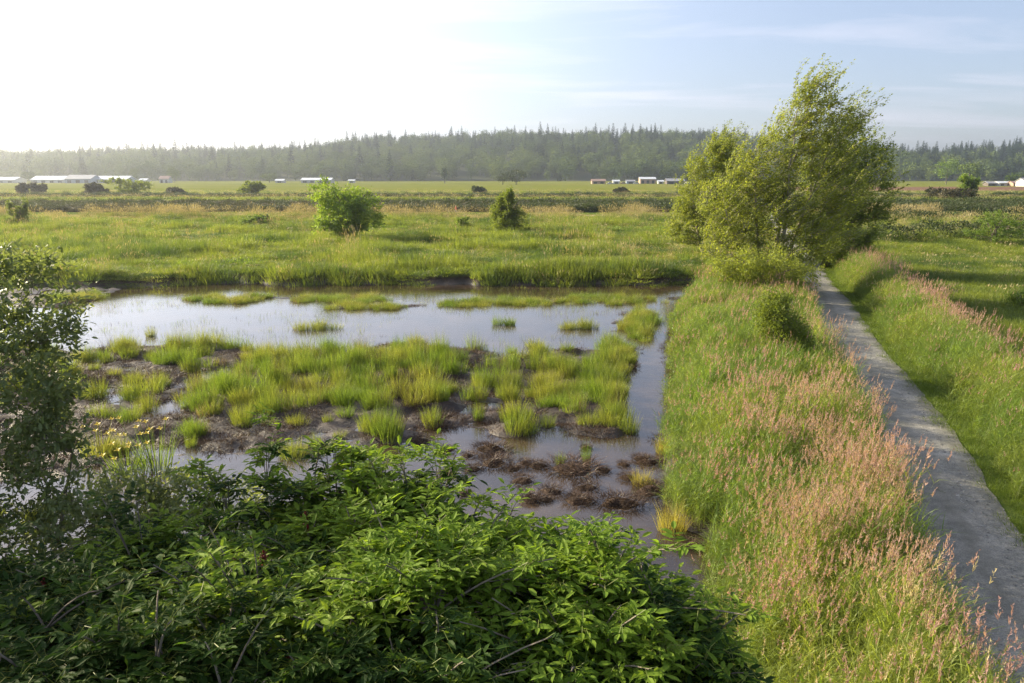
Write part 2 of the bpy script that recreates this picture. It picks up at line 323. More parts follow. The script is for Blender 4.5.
def height(x, y):
    x = np.asarray(x, float); y = np.asarray(y, float)
    wob = (fbm(x * .6, y * .6, 2) - .5)
    pr = path_right(y)
    land = .72 + .35 * (fbm(x * .06, y * .06, 3) - .5) + .12 * wob
    # basin
    d = np.minimum.reduce([bank_x(y) + 2.0 * wob - x, far_shore(x) - y, x + 60 + 0 * y, y - 3])
    basin = -.22 + .05 * wob
    z = basin + (land - basin) * smooth(.35, -1.9, d)
    ma = mud_amount(x, y) * smooth(.0, .6, d)
    lump = fbm(x * 1.5, y * 1.9, 31, 4) * .30 + fbm(x * .45, y * .45, 41, 2) * .26
    z = np.where(d > -.2, np.maximum(z, basin + ma * (-.07 + lump * 1.28)), z)
    # embankment for the path, falling to the wet field on the right
    flat = smooth(1.1, .3, np.abs(x - (pr - PATH_W / 2)) - PATH_W / 2)
    z = z * (1 - flat) + .775 * flat
    rb = x - pr
    wetf = .25 + .3 * (fbm(x * .1, y * .1, 6) - .5)
    bank = smooth(.7, 1.4, rb) * smooth(3.3, 2.0, rb) * .22
    rightz = .775 + bank - (.775 - wetf) * smooth(2.4, 5.0, rb) * smooth(80, 68, y)
    z = np.where((rb > .4) & (y < 90), rightz + .1 * wob * smooth(.4, 1.2, rb), z)
    # trail margin, ditch and dike beyond the meadow
    z = z + 1.1 * smooth(176, 186, y) * smooth(206, 196, y) - .6 * smooth(147, 152, y) * smooth(176, 166, y)
    # ground under the tower and the shrubs
    z = z + smooth(9, 4, y) * smooth(4.5, 1.5, x) * 0.9 * smooth(-14, -8, x)
    # low rise towards the hills
    return z
ys = np.concatenate([np.arange(-30, 2, 2.0), np.arange(2, 12, .25), np.arange(12, 56, .11), 56 * 1.012 ** np.arange(0, 100), 56 * 1.012 ** 100 * 1.09 ** np.arange(0, 40)])
ys = ys[ys < 7000]
xs = np.concatenate([-np.geomspace(6000, 31, 70), np.arange(-30, -22, .4), np.arange(-22, 22, .12), np.arange(22, 44, .4), np.geomspace(44.5, 6000, 70)])
X, Y = np.meshgrid(xs, ys); Z = height(X, Y)
nx, ny = len(xs), len(ys)
ii = (np.arange(ny - 1)[:, None] * nx + np.arange(nx - 1)[None]).ravel()
mb = MB(); mb.add(np.stack([X, Y, Z], -1).reshape(-1, 3), None, np.stack([ii, ii + 1, ii + nx + 1, ii + nx], 1))
tag(mb.obj("ground", m_ground, smooth_shade=True), kind="structure")

mb = MB(); mb.add([[-62, 1, 0], [16, 1, 0], [16, 58, 0], [-62, 58, 0]], None, [[0, 1, 2, 3]])
tag(mb.obj("pond_water", m_water), kind="structure")

# gravel path with ragged edges
py = np.concatenate([np.arange(1, 60, .25), np.arange(60, 136, 1.0)])
k = 9; rows = []
for y in py:
    r = float(path_right(y)); l = r - PATH_W
    l += .22 * (float(fbm(y * .9, 4.2, 51)) - .5); r += .30 * (float(fbm(y * .8, 9.2, 52)) - .5)
    for j in range(k):
        u = j / (k - 1); rows.append([l + (r - l) * u, y, .797 + .015 * (1 - (2 * u - 1) ** 2) + .012 * (float(vnoise(u * 6, y * 2, 7)) - .5)])
ii = (np.arange(len(py) - 1)[:, None] * k + np.arange(k - 1)[None]).ravel()
mb = MB(); mb.add(rows, None, np.stack([ii, ii + 1, ii + k + 1, ii + k], 1))
tag(mb.obj("gravel_path", m_path, smooth_shade=True), kind="structure")

def gravel_scatter():
    m_st = solid("loose_stones", [(.3, (.10, .10, .095)), (.7, (.42, .41, .38))], 9, .9); r = np.random.default_rng(77); mb = MB(); n = 2600
    y = 7 + 30 * r.uniform(0, 1, n) ** 1.5; u = r.normal(0, .33, n); x = path_right(y) - PATH_W / 2 + np.clip(np.abs(u) + .35, 0, 1.12) * np.sign(u); s_ = r.uniform(.008, .024, n) * (1 + (r.uniform(0, 1, n) < .06))
    o_ = np.array([[1, 0, 0], [-1, 0, 0], [0, 1, 0], [0, -1, 0], [0, 0, .7], [0, 0, -.7]]); P = np.stack([x, y, np.full(n, .812)], 1)[:, None] + o_[None] * s_[:, None, None] * r.uniform(.7, 1.3, (n, 6, 1))
    T = np.array([[0, 2, 4], [2, 1, 4], [1, 3, 4], [3, 0, 4], [2, 0, 5], [1, 2, 5], [3, 1, 5], [0, 3, 5]]); mb.add(P.reshape(-1, 3), ((np.arange(n) * 6)[:, None, None] + T[None]).reshape(-1, 3)); tag(mb.obj("loose_gravel", m_st), kind="stuff")
gravel_scatter()

# the level trail along the far dike
m_trail = solid("dusty_trail", [(.3, (.30, .25, .19)), (.7, (.42, .35, .27))], .6, .95, .4, 8)
tx = np.arange(-320, 321, 4.0); tz = height(tx, tx * 0 + 134.5); tz = np.maximum.reduce([height(tx, tx * 0 + 134.5 + dd) for dd in (-1.5, 0, 1.5)]) + .03
mb = MB(); mb.add(np.concatenate([np.stack([tx, tx * 0 + 133.2, tz], 1), np.stack([tx, tx * 0 + 135.8, tz], 1)]), None, [[i, i + 1, len(tx) + i + 1, len(tx) + i] for i in range(len(tx) - 1)])
tag(mb.obj("dike_trail_path", m_trail), kind="structure")

# wooded hills
def ridge_z(x, Yr=1350.):
    px = 512 + 819 * x / Yr
    top = np.interp(px, [-300, 0, 100, 200, 300, 400, 500, 600, 700, 800, 900, 1000, 1300], [171, 168, 164, 162, 159, 152, 150, 144, 148, 157, 163, 158, 158])
    return (175 - top) / 819 * Yr + CAM_Z
hx = np.arange(-1500, 1501, 20.0); hy = np.concatenate([np.arange(880, 1400, 20.0), np.arange(1400, 2400, 100.)])
HX, HY = np.meshgrid(hx, hy)
def hill(x, y):
    return -.5 + (ridge_z(x) + 11 * (fbm(x * .009, y * .006, 61) - .5) * 2) * smooth(860, 1350, y) ** .9 * (1 - .25 * smooth(1500, 2400, y)) + 4 * (fbm(x * .012, y * .012, 63) - .5) * smooth(900, 1000, y)
mb = MB(); nx = len(hx); ii = (np.arange(len(hy) - 1)[:, None] * nx + np.arange(nx - 1)[None]).ravel()
mb.add(np.stack([HX, HY, hill(HX, HY)], -1).reshape(-1, 3), None, np.stack([ii, ii + 1, ii + nx + 1, ii + nx], 1))
m_hill = solid("hill_floor", [(.3, (.02, .03, .012)), (.7, (.05, .06, .025))], .02, .95)
tag(mb.obj("hills", m_hill, smooth_shade=True), kind="structure")

# haze: one closed box of even air
m, t = new_mat("haze_air"); pv = N(t, "ShaderNodeVolumePrincipled"); pv.inputs["Color"].default_value = (.88, .93, 1.0, 1); pv.inputs["Density"].default_value = HAZE; pv.inputs["Anisotropy"].default_value = .80
m.cycles.volume_sampling = 'DISTANCE'
o = N(t, "ShaderNodeOutputMaterial"); L(t, pv.outputs[0], o.inputs["Volume"])
mb = MB(); box(mb, -6400, 6400, -200, 7600, -2.5, 125)
tag(mb.obj("haze", m), kind="stuff")

# ------------------------------------------------------------------ scatter of clumps nobody could count
def scatter(name, pts, clumps, idx, rotz, scl, tilt=None):
    n = len(pts); me = bpy.data.meshes.new(name + "_points"); me.vertices.add(n); me.vertices.foreach_set("co", np.asarray(pts, np.float32).ravel())
    def at(nm, ty, data, key): a = me.attributes.new(nm, ty, "POINT"); a.data.foreach_set(key, np.ascontiguousarray(data).ravel())
    rot = np.zeros((n, 3), np.float32); rot[:, 2] = rotz
    if tilt is not None: rot[:, 0:2] = tilt
    at("idx", "INT", np.asarray(idx, np.int32), "value"); at("rot", "FLOAT_VECTOR", rot, "vector"); at("scl", "FLOAT_VECTOR", np.asarray(scl, np.float32), "vector")
    o = bpy.data.objects.new(name, me); C.objects.link(o)
    ng = bpy.data.node_groups.new(name + "_nodes", "GeometryNodeTree")
    ng.interface.new_socket("Geometry", in_out="INPUT", socket_type="NodeSocketGeometry"); ng.interface.new_socket("Geometry", in_out="OUTPUT", socket_type="NodeSocketGeometry")
    gi = ng.nodes.new("NodeGroupInput"); go = ng.nodes.new("NodeGroupOutput"); jn = ng.nodes.new("GeometryNodeJoinGeometry"); ip = ng.nodes.new("GeometryNodeInstanceOnPoints")
    for c in reversed(clumps):
        oi = ng.nodes.new("GeometryNodeObjectInfo"); oi.inputs["Object"].default_value = c; g2 = ng.nodes.new("GeometryNodeGeometryToInstance")
        ng.links.new(oi.outputs["Geometry"], g2.inputs[0]); ng.links.new(g2.outputs[0], jn.inputs[0])
    def attr(nm, dt): a = ng.nodes.new("GeometryNodeInputNamedAttribute"); a.data_type = dt; a.inputs["Name"].default_value = nm; return a.outputs["Attribute"]
    ng.links.new(gi.outputs[0], ip.inputs["Points"]); ng.links.new(jn.outputs[0], ip.inputs["Instance"]); ip.inputs["Pick Instance"].default_value = True
    ng.links.new(attr("idx", "INT"), ip.inputs["Instance Index"])
    e = ng.nodes.new("FunctionNodeEulerToRotation"); ng.links.new(attr("rot", "FLOAT_VECTOR"), e.inputs[0]); ng.links.new(e.outputs[0], ip.inputs["Rotation"])
    ng.links.new(attr("scl", "FLOAT_VECTOR"), ip.inputs["Scale"]); ng.links.new(ip.outputs[0], go.inputs[0])
    md = o.modifiers.new("clumps", "NODES"); md.node_group = ng
    return tag(o, kind="stuff")
def proto(name, mb, mats): return bpy.data.objects.new(name, mb.mesh(name, mats))

WIND = np.array([1.0, .15, 0.])
def reed_clump(seed, heads, hmax=1.25, n=26, rad=.30, straw=False):
    rng = np.random.default_rng(seed); mb = MB()
    a = rng.uniform(0, 2 * math.pi, n); r = rad * np.sqrt(rng.uniform(0, 1, n)); base = np.stack([r * np.cos(a), r * np.sin(a), np.zeros(n) - .05], 1)
    h = rng.uniform(.6, 1.0, n) * hmax; la = rng.normal(0, 1.0, n); lean = rng.uniform(.02, .22, n); cv = rng.uniform(.0, .18, n)
    blades(mb, rng, base, h, .007, la, lean, cv, 3, 1)
    def on_stem(i, t):
        d = np.stack([np.cos(la[i]), np.sin(la[i]), 0 * t], 1); p = base[i] + d * ((lean[i] * t + cv[i] * t * t) * h[i])[:, None]; p[:, 2] += h[i] * (t - .35 * cv[i] * t * t); return p
    for rep in range(5):
        i = np.arange(n); t = rng.uniform(.12, .86, n); p = on_stem(i, t); m_ = len(i)
        blades(mb, rng, p, rng.uniform(.16, .38, m_), rng.uniform(.010, .019, m_), rng.normal(.2, 1.9, m_), rng.uniform(.3, .8, m_), rng.uniform(.2, .9, m_), 3, 0, droop=.75)
    hi = np.where(rng.uniform(0, 1, n) < heads)[0]
    hi = hi[h[hi] > .7 * hmax]
    if len(hi):
        for q in range(22):
            t = rng.uniform(.0, .19, len(hi)); p = on_stem(hi, np.ones(len(hi))); u = np.stack([np.cos(la[hi]) * .35, np.sin(la[hi]) * .35, np.ones(len(hi))], 1)
            p = p + unit(u) * (t - .02)[:, None]; sp = rng.normal(0, 1, (len(hi), 3)); dd = unit(u) * .8 + sp * .32
            place(mb, LEAFN, p, dd, rng.normal(0, 1, (len(hi), 3)), rng.uniform(.025, .058, len(hi)) * (1.3 - t * 3.5), 2, rng.uniform(0, 1, len(hi)))
    return proto("reed_clump", mb, [m_reed, m_stem, m_strawhead if straw else m_head])
def tuft_clump(seed, n=70, rad=.22, h0=.35, h1=.75, mats=None, w=.011, fan=.35, seg=3, curve=.3):
    rng = np.random.default_rng(seed); mb = MB()
    a = rng.uniform(0, 2 * math.pi, n); r = rad * np.sqrt(rng.uniform(0, 1, n)); base = np.stack([r * np.cos(a), r * np.sin(a), np.full(n, -.03)], 1)
    blades(mb, rng, base, rng.uniform(h0, h1, n) * (1 - .45 * (r / rad) ** 1.5), rng.uniform(.6, 1.3, n) * w, a + rng.normal(0, .8, n), rng.uniform(0, fan, n) * (.3 + r / rad), rng.uniform(0, curve, n), seg, 0)
    return mb
def meadow_clump(seed, heads=.0):
    rng = np.random.default_rng(seed); mb = tuft_clump(seed, 95, .62, .25, .72, w=.026, fan=.45, curve=.6)
    k = 14; a = rng.uniform(0, 6.3, k); r = .6 * np.sqrt(rng.uniform(0, 1, k)); base = np.stack([r * np.cos(a), r * np.sin(a), np.zeros(k)], 1)
    if heads:
        blades(mb, rng, base, rng.uniform(.6, .9, k), .010, rng.normal(0, 1, k), .15, .1, 2, 1)
        place(mb, LEAFN, base + np.stack([rng.uniform(.0, .12, k), 0 * a, rng.uniform(.55, .8, k)], 1), np.stack([0 * a + .3, 0 * a, 0 * a + 1], 1), rng.normal(0, 1, (k, 3)), .16, 1, rng.uniform(0, 1, k))
    return proto("meadow_clump", mb, [m_meadow, m_dry])
def leafball(seed, n=420, size=.17, flat=.75, mats=None, tpl=LEAF6):
    """a loose clump of leaf sprays about one metre across"""
    rng = np.random.default_rng(seed); mb = MB()
    k = 14; cs = unit(rng.normal(0, 1, (k, 3))) * rng.uniform(.25, .85, (k, 1)); cs[:, 2] = np.abs(cs[:, 2]) * flat
    pi = rng.integers(0, k, n); p = cs[pi] + rng.normal(0, .17, (n, 3)); p[:, 2] = np.maximum(p[:, 2], -.05)
    d = unit(p + [0, 0, .2]) + rng.normal(0, .6, (n, 3)); place(mb, tpl, p, d, rng.normal(0, .6, (n, 3)) + [0, 0, 1], rng.uniform(.6, 1.3, n) * size, 0, rng.uniform(0, 1, n))
    return proto("scrub_clump", mb, mats)

rng = np.random.default_rng(12)
def rand_pts(x0, x1, y0, y1, n): return rng.uniform(x0, x1, n), rng.uniform(y0, y1, n)
def with_z(x, y, dz=0): return np.stack([x, y, height(x, y) + dz], 1)
def scl3(n, a, b, zvar=.15): s = rng.uniform(a, b, n); return np.stack([s, s, s * rng.uniform(1 - zvar, 1 + zvar, n)], 1)

# tall reed grass on the bank between channel and path
reedset = [reed_clump(s, .02) for s in range(5)] + [reed_clump(10 + s, .8, 1.42, 26) for s in range(4)] + [reed_clump(20 + s, .7, 1.3, 24, straw=True) for s in range(2)]
x, y = rand_pts(0, 22, 5.5, 62, 20000)
lo = bank_x(y) + np.where(y < 15, .0, .35); hi_ = path_right(y) - PATH_W - .08
keep = (x > lo) & (x < hi_) & (fbm(x * 1.1, y * .9, 78, 3) > .36) & (rng.uniform(0, 1, len(x)) < np.where(y < 25, 1, .62))
x, y = x[keep], y[keep]
edge = hi_[keep] - x; inner = x - lo[keep]
pinkp = .015 + .14 * smooth(.52, .66, fbm(x * .30, y * .24, 71, 3)) * smooth(26, 16, y) + .08 * smooth(.56, .66, fbm(x * .30, y * .24, 72, 3)) + .28 * smooth(.7, .1, edge) * smooth(42, 25, y) + .15 * smooth(11, 9, y)
for (gx, gy, gr, ga) in ((770, 500, 1.0, .75), (740, 545, .8, .7), (815, 520, .8, .6), (880, 590, .7, .5), (850, 480, .8, .45), (760, 595, .6, .45), (800, 430, .8, .25)):
    gp = G(gx, gy, 1.7); pinkp = pinkp + 1.15 * ga * np.exp(-((x - gp.x) ** 2 + ((y - gp.y) * .8) ** 2) / gr ** 2)
pinkp *= smooth(.1, 1.2, inner + fbm(x, y, 73))
u = rng.uniform(0, 1, len(x)); idx = np.where(u < pinkp, rng.integers(5, 9, len(x)), rng.integers(0, 5, len(x)))
st = (rng.uniform(0, 1, len(x)) < np.where(y < 10.5, .4, .04)); idx = np.where(st & (idx >= 5), rng.integers(9, 11, len(x)), idx)
sc = scl3(len(x), .85, 1.15); hmul = (.62 + .85 * fbm(x * .65, y * .65, 75, 3)) * (.62 + .38 * smooth(0, 1.3, inner)) * (.92 + .08 * smooth(0, .5, edge)); sc[:, 2] *= hmul
scatter("tall_reed_grass", with_z(x, y), reedset, idx, rng.uniform(-1.2, 1.2, len(x)), sc)
N_REED = len(x)

meadset = [meadow_clump(60 + s) for s in range(4)] + [meadow_clump(66 + s, .5) for s in range(3)]
weedset = [leafball(150 + q, 260, .13, .8, [m_shrub], LEAF8) for q in range(3)]
x, y = rand_pts(2, 20, 8, 55, 1500); keep = (x > bank_x(y) + .4) & (x < path_right(y) - PATH_W - .3) & (rng.uniform(0, 1, len(x)) < .30 * smooth(.5, .62, fbm(x * .4, y * .4, 79, 3))); x, y = x[keep], y[keep]
scatter("bank_undergrowth", with_z(x, y, .25), weedset, rng.integers(0, 3, len(x)), rng.uniform(0, 6.3, len(x)), scl3(len(x), .35, .75, .2) * [1, 1, 1.25])

# tall grass verge and wet field on the other side of the path
x, y = rand_pts(8, 52, 8, 88, 42000); rb = x - path_right(y)
verge = (rb > .62 + .5 * (fbm(y * .25, y * 0, 77) - .5)) & (rb < 2.9)
fieldm = (rb >= 2.7) & (x < y * .72 + 4) & (rng.uniform(0, 1, len(x)) < np.where(y < 35, .85, .6))
keep = (verge | fieldm) & (y < 80); x, y, rb, verge = x[keep], y[keep], rb[keep], verge[keep]
pinkp = np.where(verge, .0 + .5 * smooth(1.9, 2.5, rb) * smooth(60, 30, y), .02 + .12 * smooth(.58, .70, fbm(x * .15, y * .15, 79)))
u = rng.uniform(0, 1, len(x)); idx = np.where(u < pinkp, rng.integers(5, 9, len(x)), rng.integers(0, 5, len(x)))
strw = u > .975; idx = np.where(strw & verge, rng.integers(9, 11, len(x)), idx)
sc = scl3(len(x), .8, 1.15); sc[:, 2] *= np.where(verge, .62 + .50 * smooth(.6, 1.8, rb) + .25 * (fbm(y * .3, y * 0 + 2, 81) - .5), .40 + .75 * fbm(x * .35, y * .35, 83, 3))
fm = ~verge & (rb > 3.4); idx = np.where(fm, np.where(rng.uniform(0, 1, len(x)) < .02, rng.integers(15, 18, len(x)), rng.integers(11, 15, len(x))), idx); sc[fm] *= [1.25, 1.25, 1.2]
scatter("verge_grass", with_z(x, y), reedset + meadset, idx, rng.uniform(-1.2, 1.2, len(x)), sc)

# short mown edge of the path
shortset = []
for s in range(3): mbx = tuft_clump(40 + s, 90, .30, .06, .26, w=.010, fan=.7, curve=.6); shortset.append(proto("short_clump", mbx, [m_short]))
x, y = rand_pts(5, 24, 6, 60, 26000); rb = x - path_right(y); e2 = rb + PATH_W
keep = ((rb > -.55 + 1.0 * fbm(x * 1.6, y * 1.6, 85)) & (rb < 1.7)) | ((e2 < .05) & (e2 > -.5)) ; x, y = x[keep], y[keep]
sc = scl3(len(x), .7, 1.2); scatter("short_path_edge_grass", with_z(x, y), shortset, rng.integers(0, 3, len(x)), rng.uniform(0, 6.3, len(x)), sc)

# meadow beyond the pond
x, y = rand_pts(-100, 100, 53, 131, 60000)
keep = (np.abs(x) < y * .70 + 6) & (y > far_shore(x) + .2) & ~((x > bank_x(np.minimum(y, 60)) + .5) & (y < 62)) & (np.abs(x - path_right(y) + PATH_W / 2) > PATH_W / 2 + .4) & ~((x > path_right(y)) & (y < 78)) & (rng.uniform(0, 1, len(x)) < np.where(y < 75, 1, .7))
x, y = x[keep], y[keep]
dryp = .04 + .9 * smooth(116, 126, y) + .14 * smooth(.55, .7, fbm(x * .08, y * .1, 91)) + .25 * smooth(55.0, 53.6, y)
u = rng.uniform(0, 1, len(x)); idx = np.where(u < dryp, rng.integers(4, 7, len(x)), rng.integers(0, 4, len(x)))
sc = scl3(len(x), .85, 1.5); sc[:, 2] *= (.45 + 1.25 * smooth(.40, .68, fbm(x * .16, y * .22, 93, 3))) * (.55 + .45 * smooth(53.5, 57, y))
scatter("meadow_grass", with_z(x, y), meadset, idx, rng.uniform(0, 6.3, len(x)), sc)

herbset = [leafball(140 + q, 330, .16, .6, [m_shrub]) for q in range(3)]
x, y = rand_pts(-75, 60, 54.5, 125, 9000); keep = (np.abs(x) < y * .70) & (x < path_right(y) - 4) & (y > far_shore(x) + .8) & (rng.uniform(0, 1, len(x)) < .55 * smooth(.58, .72, fbm(x * .13, y * .2, 94, 3))); x, y = x[keep], y[keep]
sc = scl3(len(x), .45, .95, .2); scatter("meadow_undergrowth", with_z(x, y, -.05), herbset, rng.integers(0, 3, len(x)), rng.uniform(0, 6.3, len(x)), sc * [1.15, 1.15, .95])

# marsh sedge: the dense patches where no tuft can be told from the next
sedgeset = []
for s in range(5): sedgeset.append(proto("sedge_clump", tuft_clump(80 + s, 130, .27, .42, .88, w=.010, fan=.42), [m_sedge]))
for s in range(2): sedgeset.append(proto("sedge_clump", tuft_clump(90 + s, 60, .24, .35, .95, w=.007, fan=.3, curve=.5), [m_dead if s else m_strawstem]))
def patches(lst):
    P, RX, RY = [], [], []
    for (cx, cy, rx, ry) in lst:
        c = G(cx, cy, .1); P.append((c.x, c.y)); RX.append(abs(G(cx + rx, cy, .1).x - c.x)); RY.append(abs(G(cx, cy - ry, .1).y - G(cx, cy + ry, .1).y) / 2)
    return np.array(P), np.array(RX), np.array(RY)
dense = [(310, 360, 70, 9), (385, 360, 62, 9), (430, 366, 26, 10), (270, 372, 40, 12), (330, 378, 70, 16), (400, 378, 50, 16), (206, 388, 22, 9), (245, 395, 28, 12), (300, 398, 45, 13), (350, 396, 36, 12),
         (410, 400, 34, 12), (250, 413, 16, 8), (440, 384, 16, 12), (560, 375, 30, 9), (600, 372, 30, 12), (570, 392, 40, 12), (610, 398, 26, 16), (600, 417, 30, 10), (560, 408, 24, 8), (640, 330, 10, 14), (648, 315, 10, 12),
         (625, 352, 22, 12), (545, 358, 18, 6), (238, 298, 46, 3.6), (345, 298, 44, 4.4), (365, 306, 34, 3.2), (520, 301, 60, 3.2), (620, 299, 50, 4.2), (470, 303, 30, 2.4), (320, 327, 26, 2.0), (500, 322, 20, 1.4), (580, 326, 24, 1.8), (175, 356, 22, 6), (110, 356, 24, 6), (80, 296, 26, 6), (190, 356, 20, 7)]
Pc, RX, RY = patches(dense)
x, y = rand_pts(-30, 9, 18, 50, 90000)
fld = np.zeros(len(x))
for (cx, cy), rx, ry in zip(Pc, RX, RY): fld = np.maximum(fld, 1.35 - np.hypot((x - cx) / rx, (y - cy) / ry))
fld0 = fld.copy(); fld = fld + (fbm(x * .8, y * .8, 95, 3) - .5) * 1.7 + (vnoise(x * 1.5, y * 1.5, 96) - .5) * 1.5
keep = (fld > np.where(y > 42, .40, .50)) & (fld0 > np.where(y > 42, .22, np.where((y > 36.3) & (x < 4.5), .45, .2))) & (rng.uniform(0, 1, len(x)) < np.where(y < 36, .12, .11)) & (height(x, y) > -.24); x, y, fld = x[keep], y[keep], fld[keep]
sc = scl3(len(x), .8, 1.25); sc[:, 2] *= np.where(y > 42, .62, .45 + .55 * smooth(.35, .8, fld) + .5 * (fbm(x * 1.1, y * 1.1, 97, 2) - .5))
pts = with_z(x, y); pts[:, 2] = np.maximum(pts[:, 2], -.04)
cxs, cys = rand_pts(-24, 7, 20.3, 40.5, 9000); f0 = np.zeros(len(cxs))
for (cx, cy), rx, ry in zip(Pc, RX, RY): f0 = np.maximum(f0, 1.25 - np.hypot((cxs - cx) / rx, (cys - cy) / ry))
ok = (mud_amount(cxs, cys) > .3) & (cxs < chan_x(cys) - .3) & ((f0 > .25) | (rng.uniform(0, 1, len(cxs)) < .03)); cxs, cys, f0 = cxs[ok], cys[ok], f0[ok]
got = []
for cx, cy, f in zip(cxs, cys, f0):
    gap = .58 if f > .4 else .8
    if all((cx - a) ** 2 + ((cy - b) * .8) ** 2 > gap ** 2 for a, b in got): got.append((cx, cy))
cxs, cys = np.array(got).T
keepf = (y > 37.5) | ((y > 35.0) & (x > 4.2)); pts, sc, x = pts[keepf], sc[keepf], x[keepf]
for cx, cy in zip(cxs, cys):
    kk = rng.integers(3, 8); rr_ = rng.uniform(.08, .24); ax, ay = cx + rng.normal(0, rr_, kk), cy + rng.normal(0, rr_ * .8, kk); hh = rng.uniform(.7, 1.6)
    pz = with_z(ax, ay); pz[:, 2] = np.maximum(pz[:, 2], -.04); pts = np.concatenate([pts, pz]); ss = scl3(kk, .75, 1.2); ss[:, 2] *= hh * rng.uniform(.75, 1.05, kk); sc = np.concatenate([sc, ss]); x = np.concatenate([x, ax])
scatter("marsh_grass", pts, sedgeset, np.where(rng.uniform(0, 1, len(x)) < .20, rng.integers(5, 7, len(x)), rng.integers(0, 5, len(x))), rng.uniform(0, 6.3, len(x)), sc)

# flattened dead sedge matted over the mud and along the banks
deadset = [proto("dead_clump", tuft_clump(100 + s, 60, .32, .05, .20, w=.014, fan=1.4, curve=1.2), [m_dead]) for s in range(3)]
x, y = rand_pts(-26, 13, 9, 50, 90000); zz = height(x, y)
onmud = (zz > -.01) & (zz < .5) & (rng.uniform(0, 1, len(x)) < .34 * smooth(.3, .6, fbm(x * .8, y * .8, 99, 3)) ) & (x < bank_x(y) + 1.0)
x, y = x[onmud], y[onmud]
scatter("dead_grass_litter", with_z(x, y), deadset, rng.integers(0, 3, len(x)), rng.uniform(0, 6.3, len(x)), scl3(len(x), .7, 1.3))

# thin emergent shoots in the open water
shootset = [proto("shoot_clump", tuft_clump(110 + s, 9, .35, .12, .4, w=.010, fan=.25), [m_sedge]) for s in range(2)] + [proto("shoot_clump", tuft_clump(115, 9, .35, .08, .22, w=.014, fan=.6), [m_dead])]
x, y = rand_pts(-24, 8, 33, 53, 5000); keep = (height(x, y) < -.02) & (rng.uniform(0, 1, len(x)) < .30 * smooth(.46, .62, fbm(x * .25, y * .3, 101, 3))) & (x < chan_x(y)); x, y = x[keep], y[keep]
p = with_z(x, y); p[:, 2] = -.02
scatter("water_shoots_grass", p, shootset, rng.integers(0, 3, len(x)), rng.uniform(0, 6.3, len(x)), scl3(len(x), .7, 1.2))

# scrub on the ditch bank and along the dike
scrubset = [leafball(120 + s, 900, .12, .8, [m_scrub]) for s in range(3)]
brownset = [leafball(130 + s, 900, .12, .6, [m_brownscrub]) for s in range(3)]
x, y = rand_pts(-180, 180, 154, 176, 14000); keep = (np.abs(x) < y * .72) & (rng.uniform(0, 1, len(x)) < .97); x, y = x[keep], y[keep]
sc = scl3(len(x), 1.3, 2.2, .25)
scatter("ditch_bank_undergrowth", with_z(x, y, -.1), brownset + scrubset, np.where(rng.uniform(0, 1, len(x)) < .45 + .45 * smooth(20, -40, x), rng.integers(0, 3, len(x)), rng.integers(3, 6, len(x))), rng.uniform(0, 6.3, len(x)), sc)
x, y = rand_pts(-230, 230, 236, 256, 3400); y = 246 + (y - 246) * .45 + 5 * (fbm(x * .01, y * 0, 103) - .5); keep = (np.abs(x) < y * .72) & (fbm(x * .05, x * 0 + 1, 105) > .22); x, y = x[keep], y[keep]
scatter("field_edge_undergrowth", with_z(x, y, -.1), scrubset, rng.integers(0, 3, len(x)), rng.uniform(0, 6.3, len(x)), scl3(len(x), .9, 1.7, .3))
# rough grass on the dike top and out into the field
x, y = rand_pts(-230, 230, 176, 330, 26000); keep = (np.abs(x) < y * .72) & (rng.uniform(0, 1, len(x)) < np.where(y < 200, 1, .5)); x, y = x[keep], y[keep]
scatter("field_grass", with_z(x, y), meadset, np.where(rng.uniform(0, 1, len(x)) < .35, rng.integers(4, 7, len(x)), rng.integers(0, 4, len(x))), rng.uniform(0, 6.3, len(x)), scl3(len(x), 1.0, 1.7) * [1.4, 1.4, .8])

# distant forest
def fir(seed):
    rng = np.random.default_rng(seed); mb = MB(); tube(mb, [[0, 0, 0], [0, 0, .95]], [.02, .004], 4)
    n = 260; t = rng.uniform(.10, 1, n) ** .9; a = rng.uniform(0, 6.28, n); r = (1 - t) * .20 + .012
    p = np.stack([np.cos(a) * r * .35, np.sin(a) * r * .35, t], 1); d = np.stack([np.cos(a), np.sin(a), np.full(n, -.35)], 1)
    place(mb, LEAF4, p, d, np.tile([0, 0, 1.], (n, 1)), r * rng.uniform(.6, 1.25, n) + .02, 0, rng.uniform(0, 1, n)); return proto("forest_fir", mb, [m_fir])
def broad(seed):
    rng = np.random.default_rng(seed); mb = MB(); k = 16; cs = unit(rng.normal(0, 1, (k, 3))) * rng.uniform(.1, .3, (k, 1)) * [1, 1, 1.25] + [0, 0, .55]
    n = 620; p = cs[rng.integers(0, k, n)] + rng.normal(0, .075, (n, 3)); d = rng.normal(0, 1, (n, 3)); place(mb, LEAF4, p, d, unit(p - [0, 0, .5]) + rng.normal(0, .35, (n, 3)), rng.uniform(.05, .10, n), 0, np.clip(.5 + rng.normal(0, .2, n), 0, 1))
    tube(mb, [[0, 0, 0], [0, 0, .5]], [.02, .01], 4); return proto("forest_broadleaf", mb, [m_forest])
forset = [fir(s) for s in range(4)] + [broad(10 + s) for s in range(4)]
x = rng.uniform(-1250, 1250, 30000); y = 880 + 560 * rng.uniform(0, 1, 30000) ** .8; keep = (np.abs(x) < y * .70 + 20) & (rng.uniform(0, 1, len(x)) < .24); x, y = x[keep], y[keep]
firp = smooth(950, 1150, y) * .34 + .12 + .25 * (fbm(x * .004, y * .01, 107) - .5) * 2 + .35 * smooth(300, 700, x); isf = rng.uniform(0, 1, len(x)) < firp
